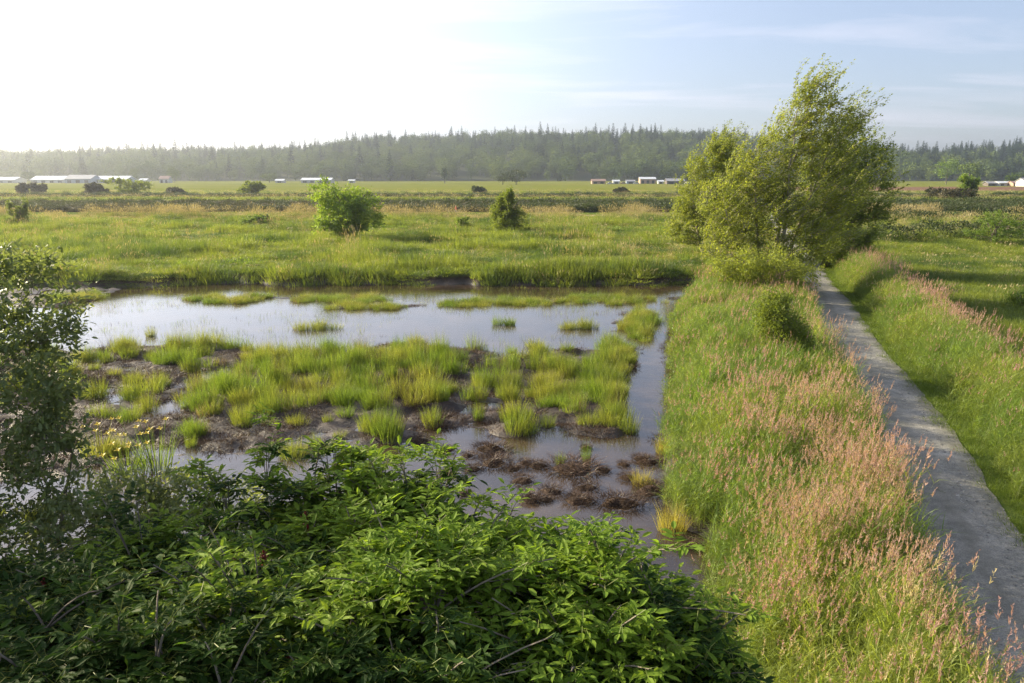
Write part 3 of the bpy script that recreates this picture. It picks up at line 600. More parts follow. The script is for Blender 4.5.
s = np.where(isf, rng.uniform(12, 30, len(x)) * rng.uniform(.7, 1.25, len(x)), rng.uniform(13, 26, len(x))); w = s * np.where(isf, rng.uniform(.8, 1.15, len(x)), rng.uniform(.8, 1.3, len(x)))
scatter("hillside_forest", np.stack([x, y, hill(x, y) - .5], 1), forset, np.where(isf, rng.integers(0, 4, len(x)), rng.integers(4, 8, len(x))), rng.uniform(0, 6.3, len(x)), np.stack([w, w, s], 1))

# ------------------------------------------------------------------ trees and shrubs
def grow(seed, stems, lobes, limbs, twigs, leaves, leaf, tpl, mats, wind=0.0, twig_r=.012, limb_r=.05, stem_r=.16, spread=.10, up=.3, leafmats=1, reach=.35, shell=.5, streamers=0, slen=1.1, supward=1.0):
    """stems: (base, bend, top) lines; lobes: (centre, radii, weight). Limbs run from the stems into the lobes, twigs from the limbs, leaves along the twigs."""
    rng = np.random.default_rng(seed); wood = MB(); crown = MB(); nodes = []; nrad = []
    for (a, b, c) in stems:
        p = curve3(np.array(a, float), np.array(b, float), np.array(c, float), 14); p += rng.normal(0, .02, p.shape) * np.linspace(0, 1, 14)[:, None] * np.linalg.norm(np.array(c) - a) * .25
        r = np.linspace(stem_r, stem_r * .15, 14); tube(wood, p, r, 7); nodes += list(p[3:]); nrad += list(r[3:])
    wsum = sum(l[2] for l in lobes)
    def sample(lobe, n):
        c, rr, _ = lobe; v = unit(rng.normal(0, 1, (n, 3))) * (rng.uniform(0, 1, (n, 1)) ** (1 / 3.)) ** shell; return np.array(c) + v * np.array(rr)
    def link(tip, r0, sides, n, upw):
        A = np.array(nodes); d = np.linalg.norm(A - tip, axis=1) + np.maximum(A[:, 2] - tip[2] + .1, 0) * 2.5; i = int(np.argmin(d + rng.uniform(0, .3, len(d)))); a = A[i]; ln = np.linalg.norm(tip - a)
        mid = (a + tip) / 2 + np.array([-wind * .25, 0, upw]) * ln * .4 + rng.normal(0, .06, 3) * ln
        p = curve3(a, mid, tip, n); r = min(r0, nrad[i] * .8); tube(wood, p, np.linspace(r, r * .25, n), sides); return p, r
    limbp = []
    for lb in lobes:
        k = max(1, round(limbs * lb[2] / wsum))
        for tip in sample((lb[0], np.array(lb[1]) * .7, 1), k):
            limbp.append(link(tip, limb_r, 5, 9, up))
    for p, r in limbp:
        nodes += list(p[2:]); nrad += list(np.linspace(r, r * .25, len(p))[2:])
    for lb in lobes:
        k = max(1, round(twigs * lb[2] / wsum)); tips = sample(lb, k)
        for tip in tips:
            tip = tip + np.array([wind, 0, 0]) * reach * rng.uniform(.2, 1)
            p, r = link(tip, twig_r, 3, 6, up)
            m_ = leaves; t = rng.uniform(.25, 1.02, m_) ** .8; f = np.clip(t * 5, 0, 4.999); i0 = f.astype(int); fr = (f - i0)[:, None]
            q = p[i0] * (1 - fr) + p[i0 + 1] * fr + rng.normal(0, spread, (m_, 3)); td = unit(p[-1] - p[-3])
            d = td * .6 + rng.normal(0, .55, (m_, 3)) + np.array([wind * .9, 0, -.15])
            tint = np.clip(rng.normal(rng.uniform(.25, .75), .22, m_), 0, 1)
            place(crown, tpl, q, d, rng.normal(0, .55, (m_, 3)) + [0, 0, 1], rng.uniform(.6, 1.25, m_) * leaf, 0, tint)
    if streamers:
        for lb in lobes:
            k = round(streamers * lb[2] / wsum); c = np.array(lb[0]); rr = np.array(lb[1])
            v = unit(rng.normal(0, 1, (k, 3)) + [.25, 0, .55]); st_ = c + v * rr * .85
            for a, o_ in zip(st_, v):
                dirn = unit(o_ * .55 + np.array([wind * .75, 0, supward]) + rng.normal(0, .2, 3)); ln = slen * rng.uniform(.5, 1.2)
                p = curve3(a, a + dirn * ln * .55, a + dirn * ln + np.array([wind, 0, 0]) * ln * .3, 6); tube(wood, p, np.linspace(twig_r * .8, twig_r * .2, 6), 3)
                m_ = 34; f = rng.uniform(0, 4.999, m_); i0 = f.astype(int); fr = (f - i0)[:, None]; q = p[i0] * (1 - fr) + p[i0 + 1] * fr + rng.normal(0, spread * .55, (m_, 3))
                d = dirn * .8 + rng.normal(0, .45, (m_, 3)) + np.array([wind * .9, 0, -.1])
                place(crown, tpl, q, d, rng.normal(0, .6, (m_, 3)) + [0, 0, 1], rng.uniform(.6, 1.2, m_) * leaf, 0, np.clip(rng.normal(rng.uniform(.3, .9), .2, m_), 0, 1))
    return wood, crown
def tree(name, label, cat, base, wood, crown, wmat, cmat, group=None):
    t = thing(name, label, cat, base, 0, group); wood.obj("trunk", wmat, t, True); crown.obj("crown", cmat, t); return t
def gz(x, y): return float(height(x, y))

# the three wind-blown trees beside the path; coordinates below are relative to each base
bx, by = 15.0, 46.5
wood, crown = grow(1, [((0, 0, -.2), (-.4, 0, 4), (1.6, .3, 12.0)), ((.2, .2, -.2), (.9, 0, 4), (3.6, .4, 10.6)), ((-.3, 0, -.2), (-1.6, -.2, 3.5), (-1.5, 0, 8.6)), ((-.4, .1, -.2), (-2.6, 0, 2.6), (-3.2, 0, 5.8)), ((.1, -.1, -.2), (.2, -.6, 5), (.4, -.4, 10.6)), ((.3, 0, -.2), (2, 0, 3), (3.0, 0, 6.8))],
    [((.9, 0, 10.6), (.9, .9, 1.8), 1.1), ((2.2, .2, 10.4), (.7, .8, 1.6), .7), ((3.8, .3, 9.9), (.75, .7, .9), .4), ((0.2, 0, 8.6), (1.7, 1.5, 1.8), 1.6), ((2.4, 0, 8.0), (1.7, 1.5, 1.7), 1.4), ((-1.6, 0, 6.7), (1.7, 1.5, 1.8), 1.5), ((1.2, -.4, 5.8), (2.3, 2.0, 2.0), 2.0), ((3.6, 0, 6.0), (1.5, 1.6, 1.6), .9),
     ((-3.2, 0, 4.6), (1.7, 1.6, 1.6), 1.5), ((-.8, -.8, 3.6), (2.2, 2, 1.7), 1.6), ((1.9, -.4, 3.2), (1.9, 1.6, 1.5), 1.2), ((-3.0, -.4, 2.4), (1.8, 1.6, 1.2), 1.1), ((-.2, -1.0, 1.5), (1.6, 1.3, 1.0), .7), ((.6, 0, 4.4), (3.0, 2.0, 2.0), 1.4), ((-2.3, 0, 5.6), (1.5, 1.4, 1.5), .8)],
    80, 1150, 42, .145, LEAF4, None, wind=.75, twig_r=.014, limb_r=.06, stem_r=.14, spread=.11, up=.25, shell=.8, streamers=760, slen=1.5)
wt = tree("windblown_tree", "tallest wind-blown tree with pale stems, front of the group beside the gravel path", "tree", (bx, by, gz(bx, by)), wood, crown, m_palebark, m_cotton); wt.scale = (1, 1, .95)
bx, by = 15.2, 63.0
wood, crown = grow(2, [((0, 0, -.2), (0, 0, 4), (1.2, .3, 10.5)), ((-.2, 0, -.2), (-1.4, 0, 3), (-1.6, 0, 7.0))],
    [((.6, 0, 9.2), (1.3, 1.4, 1.5), 1), ((-.5, 0, 7.6), (1.9, 1.7, 1.7), 1.3), ((-1.4, 0, 5.2), (2.0, 1.8, 1.8), 1.4), ((1.2, 0, 6.0), (2.2, 2, 2.2), 1.3), ((-1.8, 0, 3.0), (2.2, 2, 1.5), 1.2), ((1.5, 0, 3), (2.3, 2, 1.8), 1)],
    46, 760, 46, .165, LEAF4, None, wind=.7, twig_r=.016, limb_r=.06, stem_r=.15, spread=.13, shell=.75, streamers=260, slen=1.3)
tree("windblown_tree", "shorter round-topped tree behind the pond-facing flank of the tall pale tree", "tree", (bx, by, gz(bx, by)), wood, crown, m_palebark, m_cotton)
wt2 = bpy.data.objects['windblown_tree.001']; wt2.scale = (1, 1, .90)
bx, by = 22.0, 58.0
wood, crown = grow(3, [((0, 0, -.2), (.2, 0, 4), (1.0, .3, 10.0)), ((.2, 0, -.2), (1.4, 0, 3), (2.6, 0, 7.5))],
    [((.5, 0, 8.6), (1.7, 1.6, 1.8), 1), ((2.3, 0, 7.4), (1.7, 1.5, 1.5), .9), ((-.6, 0, 6.4), (2.0, 1.8, 1.8), 1.1), ((2.4, 0, 5.2), (2.3, 2, 1.9), 1.4), ((0, 0, 3.6), (2.4, 2, 2), 1.2), ((2.6, 0, 3.2), (2.0, 2, 1.3), .8), ((-.6, -1.4, 1.5), (1.7, 1.6, 1.2), .8), ((1.6, -.5, 1.6), (1.6, 1.5, 1.1), .6)],
    50, 720, 46, .165, LEAF4, None, wind=.7, twig_r=.016, limb_r=.06, stem_r=.17, spread=.13, shell=.75, streamers=260, slen=1.2)
tree("windblown_tree", "dark green full tree leaning over the path behind the tall pale tree", "tree", (bx, by, gz(bx, by)), wood, crown, m_bark, m_darktree)

# round shrubs out in the meadow and along the path
def shrub(seed, label, px, py, zg, wpx, hpx, mat, twigs=120, leaves=55, leaf=None, tpl=LEAF6, name="shrub", group=None, cat="shrub", lob=7, wind=.15, shape=1.0, depth=None):
    r = np.random.default_rng(seed)
    b = G(px, py, zg); b.z = gz(b.x, b.y); d = b.y; w = wpx / 819 * d / 2 * 1.3; h = hpx / 819 * d
    lobes = [((r.uniform(-.55, .55) * w, r.uniform(-.5, .5) * w, h * z), (w * .5 * k, w * .5 * k, h * .24), 1) for z, k in zip(np.linspace(.22, .80, lob), np.linspace(1.15, .62 * shape, lob))]
    if shape == 1.0:
        lobes = [((*(unit(r.normal(0, 1, 2)) * r.uniform(.25, .62) * w), h * z), (w * .44, w * .44, h * .22), 1) for z in np.linspace(.22, .80, lob + 3)] + [((0, 0, h * .5), (w * .6, w * .6, h * .42), 2)]
    stems = [((0, 0, -.1), (r.uniform(-.3, .3) * w, 0, h * .3), (r.uniform(-.5, .5) * w, r.uniform(-.4, .4) * w, h * .8)) for _ in range(5)]
    lf = leaf or max(.10, d * .0021)
    wd, cr_ = grow(seed, stems, lobes, 22, twigs, leaves, lf, tpl, None, wind=wind, twig_r=.01 + .0001 * d, limb_r=.03, stem_r=.05 + .015 * h, spread=.05 * h * .5 + .03, shell=.85, reach=.2 * w)
    t = thing(name, label, cat, b, 0, group); wd.obj("stems", m_bark, t, True); cr_.obj("crown", mat, t); return t
shrub(201, "large round bright-leaved bush alone on the meadow beyond the pond", 350, 240, .8, 76, 60, m_bright, 300, 44, leaf=.30)
shrub(202, "dark upright pointed bush on the meadow, between the big round bush and the tall trees", 508, 233, .8, 44, 44, m_darktree, 280, 60, shape=.5)
shrub(203, "small conical tree at the meadow's edge just above the silvery willow", 20, 227, .8, 24, 28, m_darktree, 90, 55, name="young_tree", cat="tree", shape=.3)
shrub(204, "small pale sapling by the walker on the dike trail", 462, 230, .8, 12, 15, m_shrub, 40, 50, name="sapling", cat="sapling")
shrub(205, "low dark bush in the grass between the small conical tree and the round bush", 256, 226, .8, 38, 12, m_shrub, 60, 50)
shrub(206, "leafy bush in the reed grass between channel and path, below the tall tree", 776, 366, 1.0, 58, 92, m_darktree, 330, 50, leaf=.09)
shrub(207, "willow bush standing at the end of the bramble hedge on the wet field", 992, 246, .6, 60, 34, m_shrub, 110, 55)
shrub(208, "low bush with yellowish leaves at the foot of the tall pale tree", 765, 300, .8, 116, 60, m_cotton, 360, 50, leaf=.13)
shrub(209, "small round bush at the very edge of the wet field, nearest the verge grass", 1022, 305, .5, 30, 22, m_shrub, 60, 45)
shrub(210, "low spreading bush in the meadow, level with the conical tree", 262, 223, .8, 22, 9, m_scrub, 40, 40)
# bushes out in the farm field
for s, px, py, w, h, mat, lab in ((221, 128, 195, 42, 15, m_darktree, "broad dark bush in the farm field, largest there, before the blue-grey barn"),
        (222, 95, 195, 20, 10, m_brownscrub, "small faded bush in the field touching the broad dark bush"), (223, 40, 194, 16, 9, m_brownscrub, "faint brownish bush in the field before the two white-roofed greenhouses, the paler of two"),
        (224, 22, 194, 12, 9, m_brownscrub, "faint bush at the outer end of the field before the first white-roofed greenhouse"), (225, 252, 195, 30, 12, m_darktree, "lone dark dome-shaped bush in the field between the broad bush and the big round bush"),
        (226, 176, 194, 18, 5, m_brownscrub, "very low faded bush in the field below the white farmhouse"), (227, 478, 193, 18, 5, m_scrub, "low dark clump in the field beyond the dark pointed bush"),
        (228, 950, 203, 50, 9, m_brownscrub, "wide low brown bush in the field to one side of the tall trees"), (229, 968, 203, 20, 22, m_shrub, "rounded green bush standing up from the wide low brown bush"),
        (230, 620, 193, 16, 4, m_brownscrub, "tiny dark clump in the field below the row of sheds")):
    shrub(s, lab, px, py, .9, w, h * 1.05 + 1.5, mat, 190, 34, tpl=LEAF4, group="bushes in the farm field", lob=5)

# bramble hedges on the wet field: each hedge one long thing
def hedge(label, pts, hh, seed, mat, wd=1.4):
    r = np.random.default_rng(seed); P = np.array([[*G(px, py, .6)][:2] for px, py in pts]); t = thing("bramble_hedge", label, "hedge", (P[0][0], P[0][1], gz(*P[0])))
    seg = np.linalg.norm(np.diff(P, axis=0), axis=1); s = np.concatenate([[0], np.cumsum(seg)]); n = int(s[-1] * 260); u = r.uniform(0, s[-1], n)
    cx = np.interp(u, s, P[:, 0]); cyy = np.interp(u, s, P[:, 1]); top = hh * (.65 + .6 * fbm(u * .45, u * 0, seed, 3)); a = r.uniform(0, math.pi, n); rr = r.uniform(.55, 1, n) ** .5
    q = np.stack([cx + r.normal(0, .2, n), cyy + np.cos(a) * wd * rr, np.sin(a) * top * rr + .05], 1); q[:, 2] += height(q[:, 0], q[:, 1]); nrm = np.stack([0 * a, np.cos(a), np.sin(a)], 1)
    mb = MB(); place(mb, LEAF6, q - np.array(t.location), nrm + r.normal(0, .7, (n, 3)), r.normal(0, .5, (n, 3)) + [0, 0, 1], r.uniform(.6, 1.3, n) * .22, 0, np.clip(r.normal(.5, .3, n), 0, 1))
    for i in range(int(s[-1] * 2)):
        v = r.uniform(0, s[-1]); a0 = np.array([np.interp(v, s, P[:, 0]), np.interp(v, s, P[:, 1]) + r.uniform(-.6, .6), 0]); a0[2] = gz(a0[0], a0[1]); b0 = a0 + [r.normal(0, .7), r.normal(0, .5), hh * r.uniform(.6, 1.05)]
        tube(mb, curve3(a0, (a0 + b0) / 2 + [0, 0, .4], b0, 5) - np.array(t.location), .014, 3, 1)
    mb.obj("foliage", [mat, m_bark], t)
hedge("long dark green bramble hedge behind the wet field, running from the tall trees outward", [(868, 244), (920, 243), (990, 240), (1075, 246)], 1.9, 301, m_scrub)
hedge("low bramble hedge along the trail beyond the long dark hedge, with pale gaps", [(880, 225), (950, 224), (1050, 226)], 1.9, 302, m_scrub)

# ------------------------------------------------------------------ the marsh: tufts and hummocks
tuftmeshes = [tuft_clump(400 + s, 240, .30, .35, .82, w=.010, fan=.5).mesh("blades", [m_sedge]) for s in range(4)]
goldmesh = tuft_clump(410, 260, .30, .35, .80, w=.010, fan=.5).mesh("blades", [m_sedge_gold])
def root_mesh(seed, rad=.3, hh=.075):
    r = np.random.default_rng(seed); mb = MB(); nr, na = 7, 22; V = [[0, 0, hh]]
    for i in range(1, nr + 1):
        for j in range(na):
            a = j / na * 2 * math.pi; edge = 1 + .75 * (float(fbm(math.cos(a) * 1.6 + seed, math.sin(a) * 1.6, seed)) - .5) * 2; f = i / nr
            V.append([math.cos(a) * rad * f * edge, math.sin(a) * rad * f * edge, hh * (1 - f ** 2.2) * (.7 + .7 * float(vnoise(math.cos(a) * 3 * f + 9, math.sin(a) * 3 * f, seed))) - .07 * f])
    T = [[0, 1 + j, 1 + (j + 1) % na] for j in range(na)]; Q = [[1 + i * na + j, 1 + (i + 1) * na + j, 1 + (i + 1) * na + (j + 1) % na, 1 + i * na + (j + 1) % na] for i in range(nr - 1) for j in range(na)]
    mb.add(V, T, Q); return mb.mesh("root_mound", [m_humm], True)
mounds = [root_mesh(420 + s) for s in range(5)]
def thatch_mesh(seed, rad=.3):
    r = np.random.default_rng(seed); mb = MB(); n = 420; a = r.uniform(0, 6.28, n); q = rad * 1.12 * np.sqrt(r.uniform(0, 1, n))
    base = np.stack([q * np.cos(a), q * np.sin(a), .07 * (1 - (q / rad) ** 2)], 1); blades(mb, r, base, r.uniform(.05, .16, n), .011, a + r.normal(0, .9, n), r.uniform(.3, 1.6, n), r.uniform(.2, 1.2, n), 2)
    return mb.mesh("dead_blades", [m_dead])
thatches = [thatch_mesh(430 + s) for s in range(4)]
def child(name, me, p): o = bpy.data.objects.new(name, me); C.objects.link(o); o.parent = p; return o
def marsh_thing(kind, i, px, py, wpx, hpx, label, group):
    b = G(px, py, .02); b.z = max(gz(b.x, b.y) - .02, .03 if kind == 'hummock' else -.01); w = wpx / 819 * b.y; r = random.Random(i * 7 + 1)
    t = thing({"tuft": "sedge_tuft", "gold": "sedge_tuft", "hummock": "peat_hummock"}[kind], label, "hummock" if kind == "hummock" else "grass tuft", b, r.uniform(0, 6.28), group)
    if kind == "hummock":
        s = w / .52; t.scale = (s * 1.0, s * r.uniform(.7, 1.05), max(.6, min(s, 1.5))); child("mound", mounds[i % 5], t); child("dead_blades", thatches[i % 4], t)
    else:
        s = w / .85; h = hpx / 819 * b.y / .72; t.scale = (s, s, h); c = child("blades", goldmesh if kind == "gold" else tuftmeshes[i % 4], t); child("root_mound", mounds[i % 5], t)
TG = "sedge tufts standing apart on the mud"; HG = "peat hummocks in the shallow water"
tufts = [(151, 336, 15, 16, "small rounded sedge tuft at the water's edge, in the gap before the open pond"),
 (216, 346, 24, 22, "dense rounded sedge tuft by the water's edge, beside a pale bare stretch of mud"),
 (175, 364, 26, 22, "broad sedge tuft behind the double tuft nearest the silvery willow"),
 (150, 394, 40, 34, "wide double sedge tuft alone on the mud, nearest the silvery willow"),
 (145, 402, 16, 16, "short sedge tuft at the foot of the wide double tuft"),
 (100, 418, 30, 22, "yellowish loose sedge tuft half behind the silvery willow"),
 (115, 378, 18, 12, "low spreading sedge tuft on the mud between willow and pond"),
 (95, 372, 16, 14, "low sedge tuft touching the willow's outline, behind the loose yellowish one"),
 (216, 408, 22, 26, "upright sedge tuft at the near corner of the first big sedge patch"),
 (190, 408, 24, 24, "sedge tuft leaning from the big patch's near corner, beside the upright one"),
 (243, 426, 28, 38, "tallest sedge tuft along the near edge of the big patch, by bare mud"),
 (273, 418, 16, 18, "small sedge tuft next to the tallest one on the near edge"),
 (296, 424, 20, 14, "squat pale sedge tuft on the mud, third along the patch's near edge"),
 (328, 424, 14, 14, "little sedge tuft with a twin beside it on the dark mud"),
 (346, 420, 24, 18, "round bushy sedge tuft on dark mud, larger of a close pair"),
 (382, 432, 18, 34, "tall narrow sedge tuft on dark mud next to the open channel water"),
 (370, 412, 18, 24, "sedge tuft at the patch's near edge behind the tall narrow one"),
 (316, 446, 16, 22, "thin straw-coloured sedge tuft close to the elderberry tops"),
 (340, 437, 20, 10, "flat pale sedge tuft on mud close to the elderberry tops"),
 (191, 446, 16, 22, "thin sedge tuft beyond the yellow irises"), (190, 430, 16, 16, "sparse sedge tuft on bare mud above the thin one beyond the irises"),
 (481, 388, 24, 40, "tall dense sedge tuft standing free in the middle of the marsh"),
 (503, 396, 22, 26, "shorter sedge tuft against the tall free one in the marsh middle"),
 (479, 420, 16, 30, "upright sedge tuft on dark mud, nearer than the tall free one"),
 (459, 362, 26, 22, "sedge tuft at the end of the big patch by the open pond"),
 (529, 418, 14, 16, "small pale sedge tuft before the second big patch"),
 (548, 426, 22, 22, "sedge tuft at the near corner of the second big patch, on a brown shelf"),
 (630, 432, 26, 34, "bright thick sedge tuft at the channel corner of the second big patch"),
 (512, 352, 14, 12, "tiny sedge tuft at the pond's near edge, midway along"),
 (534, 346, 24, 14, "brown-tipped low sedge tuft at the pond's near edge, next to a tiny one"),
 (567, 352, 20, 14, "low sedge tuft at the pond's near edge towards the channel"),
 (560, 464, 14, 22, "small sedge tuft growing from the largest brown hummock"),
 (586, 462, 14, 34, "thin tall sedge tuft on the end of the largest brown hummock")]
for i, (px, py, w, h, lab) in enumerate(tufts): marsh_thing("tuft", i, px, py, w, h, lab, TG)
marsh_thing("gold", 40, 672, 530, 42, 46, "large golden sedge tuft on a dark root mound at the channel mouth", TG)
for i, (px, py, w, h, lab) in enumerate([(642, 484, 30, 26, "golden bank-side sedge tuft, uppermost of those along the near bank"), (690, 492, 26, 40, "golden sedge tuft against the reed bank beside the large golden one"), (664, 452, 24, 28, "pale sedge tuft overhanging the channel bank")]): marsh_thing("gold", 41 + i, px, py, w, h, lab, TG)
hum = [(573, 468, 44, "largest brown hummock in the channel, two thin tufts growing on it"), (494, 462, 28, "ragged hummock nearest the tall narrow tuft's mud, in a group of two"), (492, 449, 32, "flat brown hummock joined to the marsh's near edge"),
 (619, 503, 40, "large shaggy brown hummock alone in the channel mouth"), (586, 487, 22, "oval hummock between the largest one and the elderberry"), (577, 500, 24, "low flat hummock beside the elderberry's lit leaves"),
 (628, 477, 18, "small round hummock near the golden tufts, midway across the channel"), (536, 465, 20, "thin flat hummock beside the largest one"), (514, 468, 16, "small flat hummock between the ragged one and the thin flat one"),
 (523, 480, 20, "flat dark hummock in mid channel, second row"), (551, 491, 22, "long flat hummock just above the elderberry leaves"), (531, 497, 24, "wide wet hummock nearly awash by the elderberry"),
 (650, 490, 30, "shaggy hummock against the golden bank-side tuft"), (648, 462, 20, "dark hummock at the channel's bank side"), (624, 464, 12, "smallest hummock, near the bank-side dark one"), (604, 470, 12, "tiny hummock beside the largest one's outer end"),
 (468, 455, 12, "tiny flat hummock in open water by the elderberry shoot"), (420, 441, 22, "hummock where the channel bends behind the elderberry shoot"), (446, 450, 16, "dark hummock beside the elderberry shoot"), (690, 545, 26, "muddy hummock under the pink seed heads at the bank"), (700, 512, 34, "dark peat shelf between the golden tuft and the reeds")]
for i, (px, py, w, lab) in enumerate(hum): marsh_thing("hummock", i, px, py, w, 0, lab, HG)

for i in range(16):
    rr_ = random.Random(900 + i); marsh_thing("hummock", 60 + i, rr_.uniform(425, 655), rr_.uniform(444, 506), rr_.uniform(9, 18), 0, "small dark peat hummock, one of the scattered little ones poking out of the channel", "little peat hummocks scattered in the channel")

# yellow flag irises at the marsh's near edge
def iris(seed, px, py, hpx, label):
    r = np.random.default_rng(seed); b = G(px, py, .0); b.z = max(gz(b.x, b.y), -.02); h = hpx / 819 * b.y
    t = thing("yellow_iris", label, "flower", b, 0, "yellow irises at the near edge of the marsh"); mb = MB(); n = 90; a = r.uniform(0, 6.28, n); q = .38 * np.sqrt(r.uniform(0, 1, n))
    blades(mb, r, np.stack([q * np.cos(a), q * np.sin(a), 0 * a], 1), r.uniform(.5, 1, n) * h, .018, a, r.uniform(.05, .35, n), r.uniform(0, .3, n), 4); mb.obj("leaves", m_sedge, t)
    for k in range(9):
        p = np.array([r.normal(0, .30), r.normal(0, .25), h * r.uniform(.72, 1.08)]); mb = MB()
        for j in range(6):
            aa = j * math.pi / 3 + r.uniform(0, .5); place(mb, LEAF6, p[None], np.array([[math.cos(aa), math.sin(aa), .1 if j % 2 else .9]]), np.array([[0, 0, 1.]]), .10)
        f = mb.obj("flower", m_yellow, t); mb = MB(); tube(mb, curve3(np.array([p[0] * .3, p[1] * .3, 0]), np.array([p[0] * .6, p[1] * .6, h * .5]), p, 5), .007, 4); mb.obj("stalk", m_sedge, f)
iris(501, 99, 458, 34, "yellow iris plant in flower beside the silvery willow")
iris(502, 157, 470, 56, "tall yellow iris clump, largest of three, with long sword leaves")
iris(503, 128, 474, 36, "smaller yellow iris clump between the other two irises")

# ------------------------------------------------------------------ near shrubs
def elder(seed, label, lobes, base, twigs, litfrac=.3, leafsize=.115, berries=6, ):
    r = np.random.default_rng(seed); b = np.array([base[0], base[1], gz(*base)]); lob = [(np.array(c) - b, rr, w) for c, rr, w in lobes]
    t = thing("elderberry_shrub", label, "shrub", b, 0, "red elderberry shrubs below the lookout")
    wood, leafm = MB(), MB(); wsum = sum(l[2] for l in lob); nodes, nrad = [], []
    for c, rr, w in lob:
        for _ in range(3):
            top = c + r.normal(0, .35, 3) * np.array(rr); a0 = np.array([r.normal(0, .25), r.normal(0, .25), -.1]); p = curve3(a0, a0 * .5 + top * [.4, .4, .62], top, 12); q = np.linspace(.032, .008, 12) * min(1, .15 + 1.6 * rr[0]); tube(wood, p, q, 6); nodes += list(p[3:]); nrad += list(q[3:])
    ends = []
    for c, rr, w in lob:
        k = round(twigs * w / wsum); v = unit(r.normal(0, 1, (k, 3))); v[:, 2] = np.where(v[:, 2] < -.3, -v[:, 2], v[:, 2]); tips = c + v * np.where(r.uniform(0, 1, (k, 1)) < .17, r.uniform(1.0, 1.65, (k, 1)), r.uniform(.2, 1.0, (k, 1)) ** .6) * np.array(rr)
        for tip, out in zip(tips, v):
            A = np.array(nodes); i = int(np.argmin(np.linalg.norm(A - tip, axis=1) + np.maximum(A[:, 2] - tip[2] + .25, 0) * 2)); p = curve3(A[i], (A[i] + tip) / 2 + [0, 0, .12], tip, 6); tube(wood, p, np.linspace(min(.010, nrad[i]), .004, 6), 4); ends.append((p, out))
    # compound leaves: 5 or 7 leaflets on an arching stalk
    LO, LD, LU, LS, LT, LM = [], [], [], [], [], []
    for p, out in ends:
        th = r.uniform(.0, 1.0); tip = r.uniform() < litfrac * (1.5 if out[2] > .4 else .5)  # upward sprays get the sunlit leaf colour more often
        for j in range(r.integers(7, 12)):
            f = r.uniform(.35, 1.0); k = min(int(f * 5), 4); o0 = p[k] * (1 - (f * 5 - k)) + p[k + 1] * (f * 5 - k); az = r.uniform(0, 6.28)
            d = unit(np.array([math.cos(az), math.sin(az), r.uniform(-.1, .7)]) + .55 * out); L_ = r.uniform(.10, .19); side = unit(np.cross(d, [0, 0, 1.])); npair = 2 + (r.uniform() < .4)
            o1 = o0 + d * L_ + np.array([0, 0, -.04]); tube(wood, [o0, o0 + d * L_ * .55 + [0, 0, .01], o1], .0022, 3, 1)
            for q in range(npair):
                s0 = o0 + (o1 - o0) * (.38 + .55 * q / npair)
                for sg in (-1, 1):
                    LO.append(s0); LD.append(unit(side * sg + d * .55 + np.array([0, 0, r.uniform(-.45, .05)]))); LU.append(np.array([0, 0, 1.]) + r.normal(0, .25, 3)); LS.append(leafsize * .84 * r.uniform(.7, 1.15)); LT.append(th + r.normal(0, .12)); LM.append(tip)
            LO.append(o1); LD.append(unit(d + np.array([0, 0, -.35]))); LU.append(np.array([0, 0, 1.]) + r.normal(0, .25, 3)); LS.append(leafsize * .84 * r.uniform(.9, 1.25)); LT.append(th); LM.append(tip)
    LO, LD, LU, LS, LT, LM = map(np.array, (LO, LD, LU, LS, LT, LM))
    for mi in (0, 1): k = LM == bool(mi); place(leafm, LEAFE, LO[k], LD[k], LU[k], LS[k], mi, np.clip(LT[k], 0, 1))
    wood.obj("branches", [m_bark, m_sedge], t); leafm.obj("leaves", [m_elder, m_elderlit], t)
    for i in r.choice(len(ends), min(berries, len(ends)), replace=False):
        p, out = ends[i]; mb = MB(); n = 34; c = p[-1] + unit(out + [0, 0, .6]) * .05; q = c + r.normal(0, 1, (n, 3)) * [.014, .014, .018]
        for g in q:
            o_ = np.array([[1, 0, 0], [-1, 0, 0], [0, 1, 0], [0, -1, 0], [0, 0, 1], [0, 0, -1]]) * .0065 + g
            mb.add(o_, [[0, 2, 4], [2, 1, 4], [1, 3, 4], [3, 0, 4], [2, 0, 5], [1, 2, 5], [3, 1, 5], [0, 3, 5]])
        tube(mb, [p[-1] - unit(out) * .03, c, c + [0, 0, .045]], [.010, .016, .006], 6); mb.obj("berry_cluster", m_berry, t, True)
    return t
def at_depth(px, py, Yd): 
    u = (px - 512) / 819; v = (341.5 - py) / 819; d = (u, math.cos(PITCH) + v * math.sin(PITCH), -math.sin(PITCH) + v * math.cos(PITCH)); k = Yd / d[1]; return np.array([k * d[0], Yd, CAM_Z + k * d[2]])
AD = at_depth
elder(601, "elderberry shrub in deep shade under the silvery willow, with dark red berries", [(AD(50, 640, 5.2), (1.0, .8, .6), 1.3), (AD(150, 610, 5.6), (.8, .7, .42), 1), (AD(90, 690, 4.4), (1.0, .6, .5), 1)], (-2.9, 5.2), 460, .08, .10, 8)
elder(602, "elderberry shrub with half-shaded leaves and red berries in the middle of the thicket", [(AD(240, 605, 5.5), (.7, .7, .46), 1.1), (AD(330, 542, 6.0), (.65, .6, .34), .9), (AD(270, 660, 4.6), (.9, .6, .6), 1.1), (AD(285, 500, 6.3), (.3, .3, .24), .10), (AD(160, 560, 6.0), (.6, .5, .28), .4), (AD(270, 452, 6.6), (.12, .12, .24), .028), (AD(215, 482, 6.5), (.16, .14, .22), .03), (AD(325, 462, 6.5), (.2, .18, .16), .035)], (-1.4, 5.6), 560, .45, .10, 10)
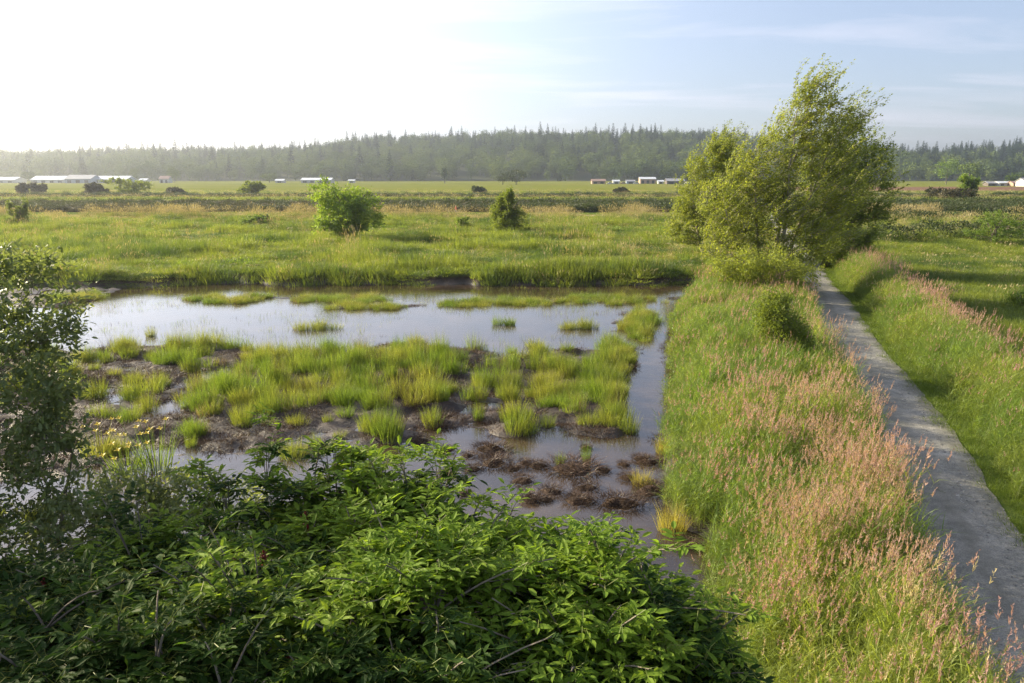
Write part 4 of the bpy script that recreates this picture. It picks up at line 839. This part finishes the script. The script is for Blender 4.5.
elder(603, "tall open elderberry whose bare-stemmed shoot rises against the water", [(AD(385, 545, 5.8), (.55, .6, .36), 1), (AD(362, 500, 6.4), (.28, .3, .30), .08), (AD(420, 600, 4.9), (.7, .6, .5), 1), (AD(400, 475, 6.2), (.22, .25, .26), .04), (AD(445, 468, 6.5), (.16, .14, .2), .03), (AD(362, 465, 6.6), (.14, .14, .24), .03)], (-.6, 5.7), 380, .75, .098, 6)
elder(604, "bright sunlit elderberry with pale flower buds, at the thicket's channel end", [(AD(520, 590, 5.4), (.75, .7, .46), 1.2), (AD(460, 560, 6.0), (.5, .5, .28), .7), (AD(592, 620, 5.2), (.55, .6, .40), .9), (AD(560, 640, 4.6), (.8, .6, .5), 1.1)], (.4, 5.5), 560, .75, .10, 5)
elder(605, "low elderberry with dark drooping leaves beside the reed grass", [(AD(650, 640, 4.9), (.5, .5, .35), 1), (AD(700, 690, 4.4), (.4, .5, .35), .7), (AD(600, 690, 4.3), (.6, .5, .3), .9)], (.9, 4.7), 290, .3, .095, 4)
elder(606, "darkest elderberry in front of the thicket, nearest below the lookout", [(AD(200, 700, 4.0), (.8, .4, .35), 1), (AD(380, 700, 4.0), (.8, .4, .35), 1), (AD(30, 720, 3.9), (.8, .4, .35), .9)], (-1.2, 4.1), 400, .06, .10, 6)

# silvery willow at the frame's edge
wb = np.array([-5.0, 7.2, gz(-5.0, 7.2)])
wl = [(AD(30, 300, 7.4), (.7, .8, .55), 1.2), (AD(20, 260, 7.6), (.45, .5, .30), .5), (AD(50, 350, 7.2), (.55, .7, .6), 1.3), (AD(-30, 330, 7.4), (.8, .8, .9), 1.4), (AD(30, 410, 7.0), (.65, .7, .6), 1.3), (AD(-20, 480, 6.8), (.9, .7, .7), 1.4), (AD(0, 560, 6.4), (.9, .7, .5), 1.0), (AD(70, 445, 7.0), (.35, .4, .35), .5), (AD(60, 500, 6.6), (.5, .5, .4), .7)]
wood, crown = grow(650, [((0, 0, -.2), (.1, 0, 2), (.9, .1, 4.6)), ((.1, 0, -.2), (-.5, 0, 2), (-.2, .2, 5.0)), ((0, .1, -.2), (.6, 0, 1.6), (1.1, -.2, 3.6))], [(c - wb + np.array([-.22, 0, 0]), r_, w_) for c, r_, w_ in wl], 46, 450, 32, .070, LEAF8, None, wind=.12, twig_r=.006, limb_r=.02, stem_r=.06, spread=.045, up=.15, shell=.7, reach=.15)
tree("willow_tree", "silvery small-leaved willow cut off by the frame beside the pond", "tree", wb, wood, crown, m_bark, m_willow)
# two unseen willows added beyond the frame to shade the lower shrubs
wb = np.array([-7.4, 5.4, gz(-7.4, 5.4)])
wood, crown = grow(656, [((0, 0, -.2), (.1, 0, 2), (.4, .1, 4.2)), ((.1, 0, -.2), (-.5, 0, 2), (-.8, .6, 4.4))], [((0, 0, 3.6), (1.4, 1.5, 1.5), 2), ((.2, .5, 2.4), (1.5, 1.5, 1.6), 1.4)], 24, 300, 42, .13, LEAF6, None, wind=.12, twig_r=.008, limb_r=.03, stem_r=.09, spread=.09, up=.15, shell=.7, reach=.15)
tree("willow_tree", "rounded smaller unseen willow, added outside the frame for its shade", "tree", wb, wood, crown, m_bark, m_willow)
wb = np.array([-9.0, 8.0, gz(-9.0, 8.0)])
wood, crown = grow(655, [((0, 0, -.2), (.1, 0, 2), (.4, .1, 5.0)), ((.1, 0, -.2), (-.5, 0, 2), (-.8, .6, 5.0)), ((0, .1, -.2), (.6, 0, 1.6), (.9, -1.2, 4.6))], [((0, 0, 4.6), (1.6, 2.2, 1.5), 2), ((.2, 1.5, 3.6), (1.5, 1.4, 1.6), 1.4), ((.2, -1.6, 3.8), (1.6, 1.6, 1.7), 1.4), ((0, 0, 2.2), (1.8, 2.6, 1.6), 2)], 40, 700, 42, .13, LEAF6, None, wind=.12, twig_r=.008, limb_r=.03, stem_r=.09, spread=.09, up=.15, shell=.7, reach=.15)
wt3 = tree("willow_tree", "large unseen willow, added outside the frame to shade the elderberries", "tree", wb, wood, crown, m_bark, m_willow); wt3.scale = (1.3, 1.3, 1.32)
# low willow shoots in front of the irises
wb = np.array([-3.3, 7.9, gz(-3.3, 7.9)])
wood, crown = grow(651, [((0, 0, -.2), (0, 0, 2), (0, .1, 4.0)), ((.1, 0, -.2), (.5, 0, 2), (.7, .2, 3.9))], [(AD(120, 500, 8.0) - wb, (.55, .5, .30), 1), (AD(190, 490, 8.2) - wb, (.4, .4, .28), .7), (AD(70, 520, 7.6) - wb, (.5, .5, .3), .8), (AD(235, 505, 8.0) - wb, (.35, .35, .22), .5), (AD(150, 540, 7.4) - wb, (.6, .5, .25), .9)], 22, 210, 26, .075, LEAF8, None, wind=.1, twig_r=.005, limb_r=.015, stem_r=.035, spread=.05, up=.2, reach=.1)
tree("willow_shrub", "low greyish willow shrub with open twigs in front of the irises", "shrub", wb, wood, crown, m_bark, m_willow)

# bramble with white blossom and buds at the thicket's corner
t = thing("bramble_bush", "bramble spray with white blossom low beside the elderberry and reeds", "bramble", (1.0, 4.6, gz(1.0, 4.6))); r = np.random.default_rng(660); mb = MB(); lf = MB(); b0 = np.array(t.location)
tips = [AD(px, py, 4.7) for px, py in ((610, 668), (640, 655), (662, 648), (690, 662), (655, 680), (700, 640), (590, 690), (560, 640))]
for tp in tips:
    p = curve3(np.array([0, 0, 0.]), (tp - b0) * [.4, .4, .85], tp - b0, 10); tube(mb, p, np.linspace(.008, .003, 10), 5)
    for k in range(10):
        q = p[r.integers(6, 10)] + r.normal(0, .07, 3)
        for s_ in range(3): place(lf, LEAF8, q[None], np.array([[math.cos(s_ * 2.1), math.sin(s_ * 2.1), -.1]]), np.array([[0, 0, 1.]]) + r.normal(0, .2, (1, 3)), .065, 0, r.uniform())
mb.obj("canes", m_bark, t); lf.obj("leaves", m_elder, t)
for tp in tips:
    for k in range(3):
        f = MB(); q = tp - b0 + r.normal(0, .03, 3) + [0, 0, .02]
        for s_ in range(5): place(f, LEAF4, q[None], np.array([[math.cos(s_ * 1.257), math.sin(s_ * 1.257), .4]]), np.array([[0, 0, 1.]]), .02)
        f.obj("blossom", m_white, t)

# ------------------------------------------------------------------ farm buildings, far off
m_wallw = solid("white_cladding", [(.3, (.42, .42, .42)), (.7, (.52, .52, .51))], .3, .6)
m_wallb = solid("blue_grey_cladding", [(.3, (.22, .28, .36)), (.7, (.30, .36, .44))], .3, .6)
m_walld = solid("dark_boards", [(.3, (.10, .085, .075)), (.7, (.16, .14, .12))], .3, .8)
m_wallt = solid("tan_cladding", [(.3, (.36, .25, .18)), (.7, (.46, .32, .24))], .3, .7)
m_roofw = solid("pale_sheet_roof", [(.3, (.52, .55, .58)), (.7, (.64, .66, .68))], .3, .35)
m_roofg = solid("grey_roof", [(.3, (.24, .24, .26)), (.7, (.34, .34, .35))], .3, .6)
m_roofr = solid("red_brown_roof", [(.3, (.25, .17, .14)), (.7, (.33, .23, .19))], .3, .7)
m_glassd = solid("dark_opening", [(.3, (.03, .035, .04)), (.7, (.05, .055, .06))], .5, .25)
def building(name, label, cat, px0, px1, Yd, wall_h, roof_h, wm, rm, depth=14, ndoor=2, group=None):
    x0 = (px0 - 512) / 819 * Yd; x1 = (px1 - 512) / 819 * Yd; wall_h *= .78; roof_h *= .72; z = gz((x0 + x1) / 2, Yd); t = thing(name, label, cat, ((x0 + x1) / 2, Yd, z), 0, group); w = (x1 - x0) / 2; d = depth / 2
    mb = MB(); box(mb, -w, w, -d, d, -.3, wall_h); mb.add([[-w, -d, wall_h], [-w, d, wall_h], [-w, 0, wall_h + roof_h], [w, -d, wall_h], [w, d, wall_h], [w, 0, wall_h + roof_h]], [[0, 2, 1], [3, 4, 5]]); mb.obj("wall", wm, t)
    mb = MB(); e = .5; th = .18; zz = wall_h - roof_h * e / d + .05
    for s in (-1, 1):
        A = np.array([[-w - e, s * (d + e), zz], [w + e, s * (d + e), zz], [w + e, 0, wall_h + roof_h + .05], [-w - e, 0, wall_h + roof_h + .05]]); mb.add(np.concatenate([A, A + [0, 0, th]]), None, [[0, 1, 2, 3], [4, 7, 6, 5], [0, 4, 5, 1], [1, 5, 6, 2], [3, 2, 6, 7], [0, 3, 7, 4]])
    mb.obj("roof", rm, t)
    for k in range(ndoor):
        cx = -w + (k + .5) * 2 * w / ndoor; mb = MB(); hw = min(1.6, w / ndoor * .5); box(mb, cx - hw, cx + hw, -d - .06, -d - .003, .1, wall_h * .72); mb.obj("door" if k == 0 else "window", m_glassd, t)
    return t
BG = "farm buildings beyond the field"
building("greenhouse", "first long white-roofed greenhouse at the far field's edge, under the hazy hill", "greenhouse", 4, 30, 690, 3.2, 3.0, m_wallw, m_roofw, 18, 3, BG)
building("greenhouse", "second white-roofed greenhouse, longer, touching the blue-grey barn", "greenhouse", 46, 78, 700, 3.4, 4.0, m_wallw, m_roofw, 18, 4, BG)
building("barn", "large blue-grey barn next to the white greenhouses", "barn", 79, 104, 680, 4.2, 4.2, m_wallb, m_roofg, 18, 3, BG)
building("barn", "long low pale blue barn behind the broad dark field bush", "barn", 105, 139, 690, 3.8, 3.6, m_wallb, m_roofw, 18, 4, BG)
building("shed", "small white shed past the end of the pale blue barn", "shed", 148, 155, 680, 2.8, 1.8, m_wallw, m_roofw, 8, 1, BG)
building("farmhouse", "white farmhouse with a red roof among far trees", "house", 168, 177, 690, 4.5, 3.0, m_wallw, m_roofr, 8, 2, BG)
building("shed", "low white shed beside the wide white greenhouse in the far middle", "shed", 281, 289, 700, 2.4, 1.5, m_wallw, m_roofw, 8, 1, BG)
building("greenhouse", "wide white greenhouse at the field edge above the big round bush", "greenhouse", 307, 336, 700, 3.0, 2.2, m_wallw, m_roofw, 14, 4, BG)
building("shed", "tiny pale shed between the wide greenhouse and the poplar", "shed", 352, 358, 700, 2.2, 1.2, m_wallw, m_roofw, 6, 1, BG)
building("barn", "tan-walled barn, first in the row of sheds before the dark wood", "barn", 590, 603, 620, 2.6, 1.8, m_wallt, m_roofr, 9, 2, BG)
building("shed", "cream shed between the tan barn and the small blue shed", "shed", 611, 617, 620, 2.4, 1.3, m_wallw, m_roofw, 6, 1, BG)
building("shed", "small blue-grey shed next to the white-roofed stall barn", "shed", 624, 632, 620, 2.3, 1.3, m_wallb, m_roofg, 6, 1, BG)
building("barn", "two-storey stall barn with a bright white roof, tallest in the row", "barn", 637, 652, 630, 4.4, 1.8, m_wallt, m_roofw, 9, 3, BG)
building("shed", "small white shed between the stall barn and the dark barn", "shed", 655, 660, 620, 2.2, 1.2, m_wallw, m_roofw, 6, 1, BG)
building("barn", "long dark weathered barn at the end of the row by the tall trees", "barn", 663, 680, 610, 2.8, 2.2, m_walld, m_roofg, 9, 2, BG)
building("house", "white house with grey roof at the far field's end on the wooded slope's foot", "house", 1011, 1028, 480, 3.6, 2.4, m_wallw, m_roofg, 9, 3, BG)
building("shed", "low white shed beyond the ploughed strip, beside the red-roofed one", "shed", 987, 1000, 500, 2.2, 1.1, m_wallw, m_roofw, 7, 2, BG)
building("shed", "red-roofed shed between the low white shed and the white house", "shed", 1001, 1008, 495, 2.0, 1.6, m_wallt, m_roofr, 7, 1, BG)
building("shed", "dark low shed, outermost of the sheds beyond the ploughed strip", "shed", 977, 984, 500, 2.0, 1.3, m_walld, m_roofg, 6, 1, BG)
# vehicles parked along the row of sheds
m_tyre = solid("tyre", [(.3, (.02, .02, .02)), (.7, (.03, .03, .03))], 5, .9)
def vehicle(px, Yd, col, label):
    x = (px - 512) / 819 * Yd; t = thing("parked_car", label, "car", (x, Yd, gz(x, Yd)), 0, "vehicles parked by the far sheds"); mb = MB()
    prof = [(-2.1, .35), (-2.1, .85), (-1.2, .95), (-.7, 1.5), (.9, 1.5), (1.5, .98), (2.15, .85), (2.15, .35)]; n = len(prof)
    mb.add([[a, s, b] for s in (-.85, .85) for a, b in prof], None, [[i, (i + 1) % n, n + (i + 1) % n, n + i] for i in range(n)]); V = mb.v[0]
    mb.add(V, [[0, i + 1, i] for i in range(1, n - 1)] + [[n, n + i, n + i + 1] for i in range(1, n - 1)]); mb.obj("body", col, t)
    for wx in (-1.3, 1.35):
        for s in (-.86, .86): w_ = MB(); tube(w_, [[wx, s - .1, .33], [wx, s + .1, .33]], .33, 10); w_.obj("wheel", m_tyre, t)
    g = MB(); box(g, -.85, 1.05, -.858, .858, 1.0, 1.38); g.obj("window", m_glassd, t)
for px, c, lab in ((608, m_wallw, "white car parked by the tan barn"), (621, m_roofr, "red-brown car parked by the cream shed"), (634, m_wallw, "white car parked at the blue-grey shed"), (684, m_wallw, "white car parked past the dark barn's end"), (690, m_wallt, "tan car, last one parked past the dark barn")):
    vehicle(px, 596, c, lab)

# single trees at the foot of the hills
def fartree(seed, label, px, Yd, wpx, hpx, mat, narrow=False):
    x = (px - 512) / 819 * Yd; w = wpx / 819 * Yd / 2; h = hpx / 819 * Yd; z = gz(x, Yd); r = np.random.default_rng(seed); t = thing("far_tree", label, "tree", (x, Yd, z), 0, "single trees at the foot of the hills")
    mb = MB(); tube(mb, [[0, 0, -.3], [.1, 0, h * .35], [.1, 0, h * .7]], [.35, .25, .1], 6); mb.obj("trunk", m_bark, t)
    k = 14; cs = unit(r.normal(0, 1, (k, 3))) * [w * .62, w * .6, h * .28] + [0, 0, h * .6]; n = 900; p = cs[r.integers(0, k, n)] + r.normal(0, 1, (n, 3)) * [w * .2, w * .2, h * .07]
    mb = MB(); place(mb, LEAF4, p, r.normal(0, 1, (n, 3)), r.normal(0, .5, (n, 3)) + [0, 0, 1], r.uniform(.6, 1.2, n) * (.35 + w * .13), 0, r.uniform(0, 1, n)); mb.obj("crown", mat, t)
for a in ((701, "broad dark round-headed tree alone before the wooded hill", 516, 560, 26, 15, m_scrub), (702, "slim dark poplar standing before the wooded hill", 446, 640, 7, 17, m_fir), (703, "round tree behind the red-roofed farmhouse", 181, 720, 16, 16, m_forest), (704, "small tree beside the low white shed in the far middle", 274, 720, 16, 9, m_forest), (705, "tree at the end of the pale blue barn", 143, 720, 12, 14, m_forest), (706, "round tree between the two white greenhouses", 38, 720, 14, 11, m_forest),
          (707, "pale green tree behind the outermost dark shed", 960, 560, 26, 22, m_forest), (708, "leafy tree behind the low white shed by the ploughed strip", 938, 580, 24, 26, m_shrub), (709, "bushy tree overhanging the red-roofed shed", 1004, 540, 18, 12, m_forest), (710, "dark tree joined to the broad round-headed one, smaller", 503, 570, 14, 12, m_scrub)):
    fartree(*a)

# walker on the dike trail
def person(px, Yd, label, shirt, face=1):
    x = (px - 512) / 819 * Yd; t = thing("person", label, "person", (x, Yd, gz(x, Yd) + .04)); me = bpy.data.meshes.new("body")
    J = [(0, 0, .95, .15), (0, 0, 1.2, .15), (0, 0, 1.42, .14), (0, 0, 1.52, .06), (0, .02, 1.66, .105), (0, .01, 1.74, .08), (-.10, .02, .88, .10), (-.10, .20, .48, .07), (-.10, .22, .08, .05), (-.10, .36, .04, .04), (.10, -.02, .88, .10), (.10, -.12, .48, .07), (.10, -.34, .10, .05), (.10, -.22, .04, .04), (-.2, 0, 1.40, .06), (-.26, -.12, 1.12, .045), (-.24, .02, .9, .035), (.2, 0, 1.40, .06), (.26, .08, 1.12, .045), (.24, .26, .95, .035)]
    E_ = [(0, 1), (1, 2), (2, 3), (3, 4), (4, 5), (0, 6), (6, 7), (7, 8), (8, 9), (0, 10), (10, 11), (11, 12), (12, 13), (2, 14), (14, 15), (15, 16), (2, 17), (17, 18), (18, 19)]
    me.from_pydata([j[:3] for j in J], E_, []); o = bpy.data.objects.new("body", me); C.objects.link(o); o.parent = t; me.skin_vertices or o.modifiers.new("Skin", "SKIN")
    if "Skin" not in o.modifiers: o.modifiers.new("Skin", "SKIN")
    sv = me.skin_vertices[0].data
    for i, j in enumerate(J): sv[i].radius = (j[3], j[3] * .85)
    sv[0].use_root = True
    m, nt_ = new_mat("walker_clothes"); g = N(nt_, "ShaderNodeTexCoord"); s_ = N(nt_, "ShaderNodeSeparateXYZ"); L(nt_, g.outputs["Object"], s_.inputs[0]); p = N(nt_, "ShaderNodeBsdfPrincipled"); p.inputs["Roughness"].default_value = .8
    rr = N(nt_, "ShaderNodeValToRGB"); rr.color_ramp.interpolation = "CONSTANT"; e = rr.color_ramp.elements; e[0].color = (.10, .11, .15, 1); e[1].position = .94 / 2; e[1].color = (*shirt, 1); x_ = e.new(1.52 / 2); x_.color = (.45, .28, .2, 1); y_ = e.new(1.72 / 2); y_.color = (.06, .04, .03, 1)
    L(nt_, M(nt_, "DIVIDE", s_.outputs[2], 2.0), rr.inputs[0]); L(nt_, rr.outputs[0], p.inputs["Base Color"]); oo = N(nt_, "ShaderNodeOutputMaterial"); L(nt_, p.outputs[0], oo.inputs[0])
    sb = o.modifiers.new("Subdivision", "SUBSURF"); sb.levels = 1; sb.render_levels = 2; me.materials.append(m); t.rotation_euler = (0, 0, face)
person(456.5, 134.5, "person in a red top walking along the dike trail", (.5, .10, .09), R(-80))

# gulls resting on the wet ground by the far hedge
def gull(px, py, label):
    b = G(px, py, 1.3); b.z = gz(b.x, b.y) + .0; t = thing("gull", label, "bird", b, .4, "white gulls by the far hedge"); mb = MB()
    a = np.linspace(0, 1, 9); p = np.stack([-.28 + .56 * a, 0 * a, .75 + .06 * a], 1); tube(mb, p, .11 * np.sin(np.pi * (a * .92 + .04)) ** .7 + .005, 8); p = np.array([[.2, 0, .82], [.27, 0, .93], [.34, 0, .96], [.40, 0, .95]]); tube(mb, p, [.06, .05, .05, .01], 7)
    for s in (-.04, .04): tube(mb, [[0, s, .0], [0, s, .7]], .012, 4)
    mb.obj("body", m_white, t, True)
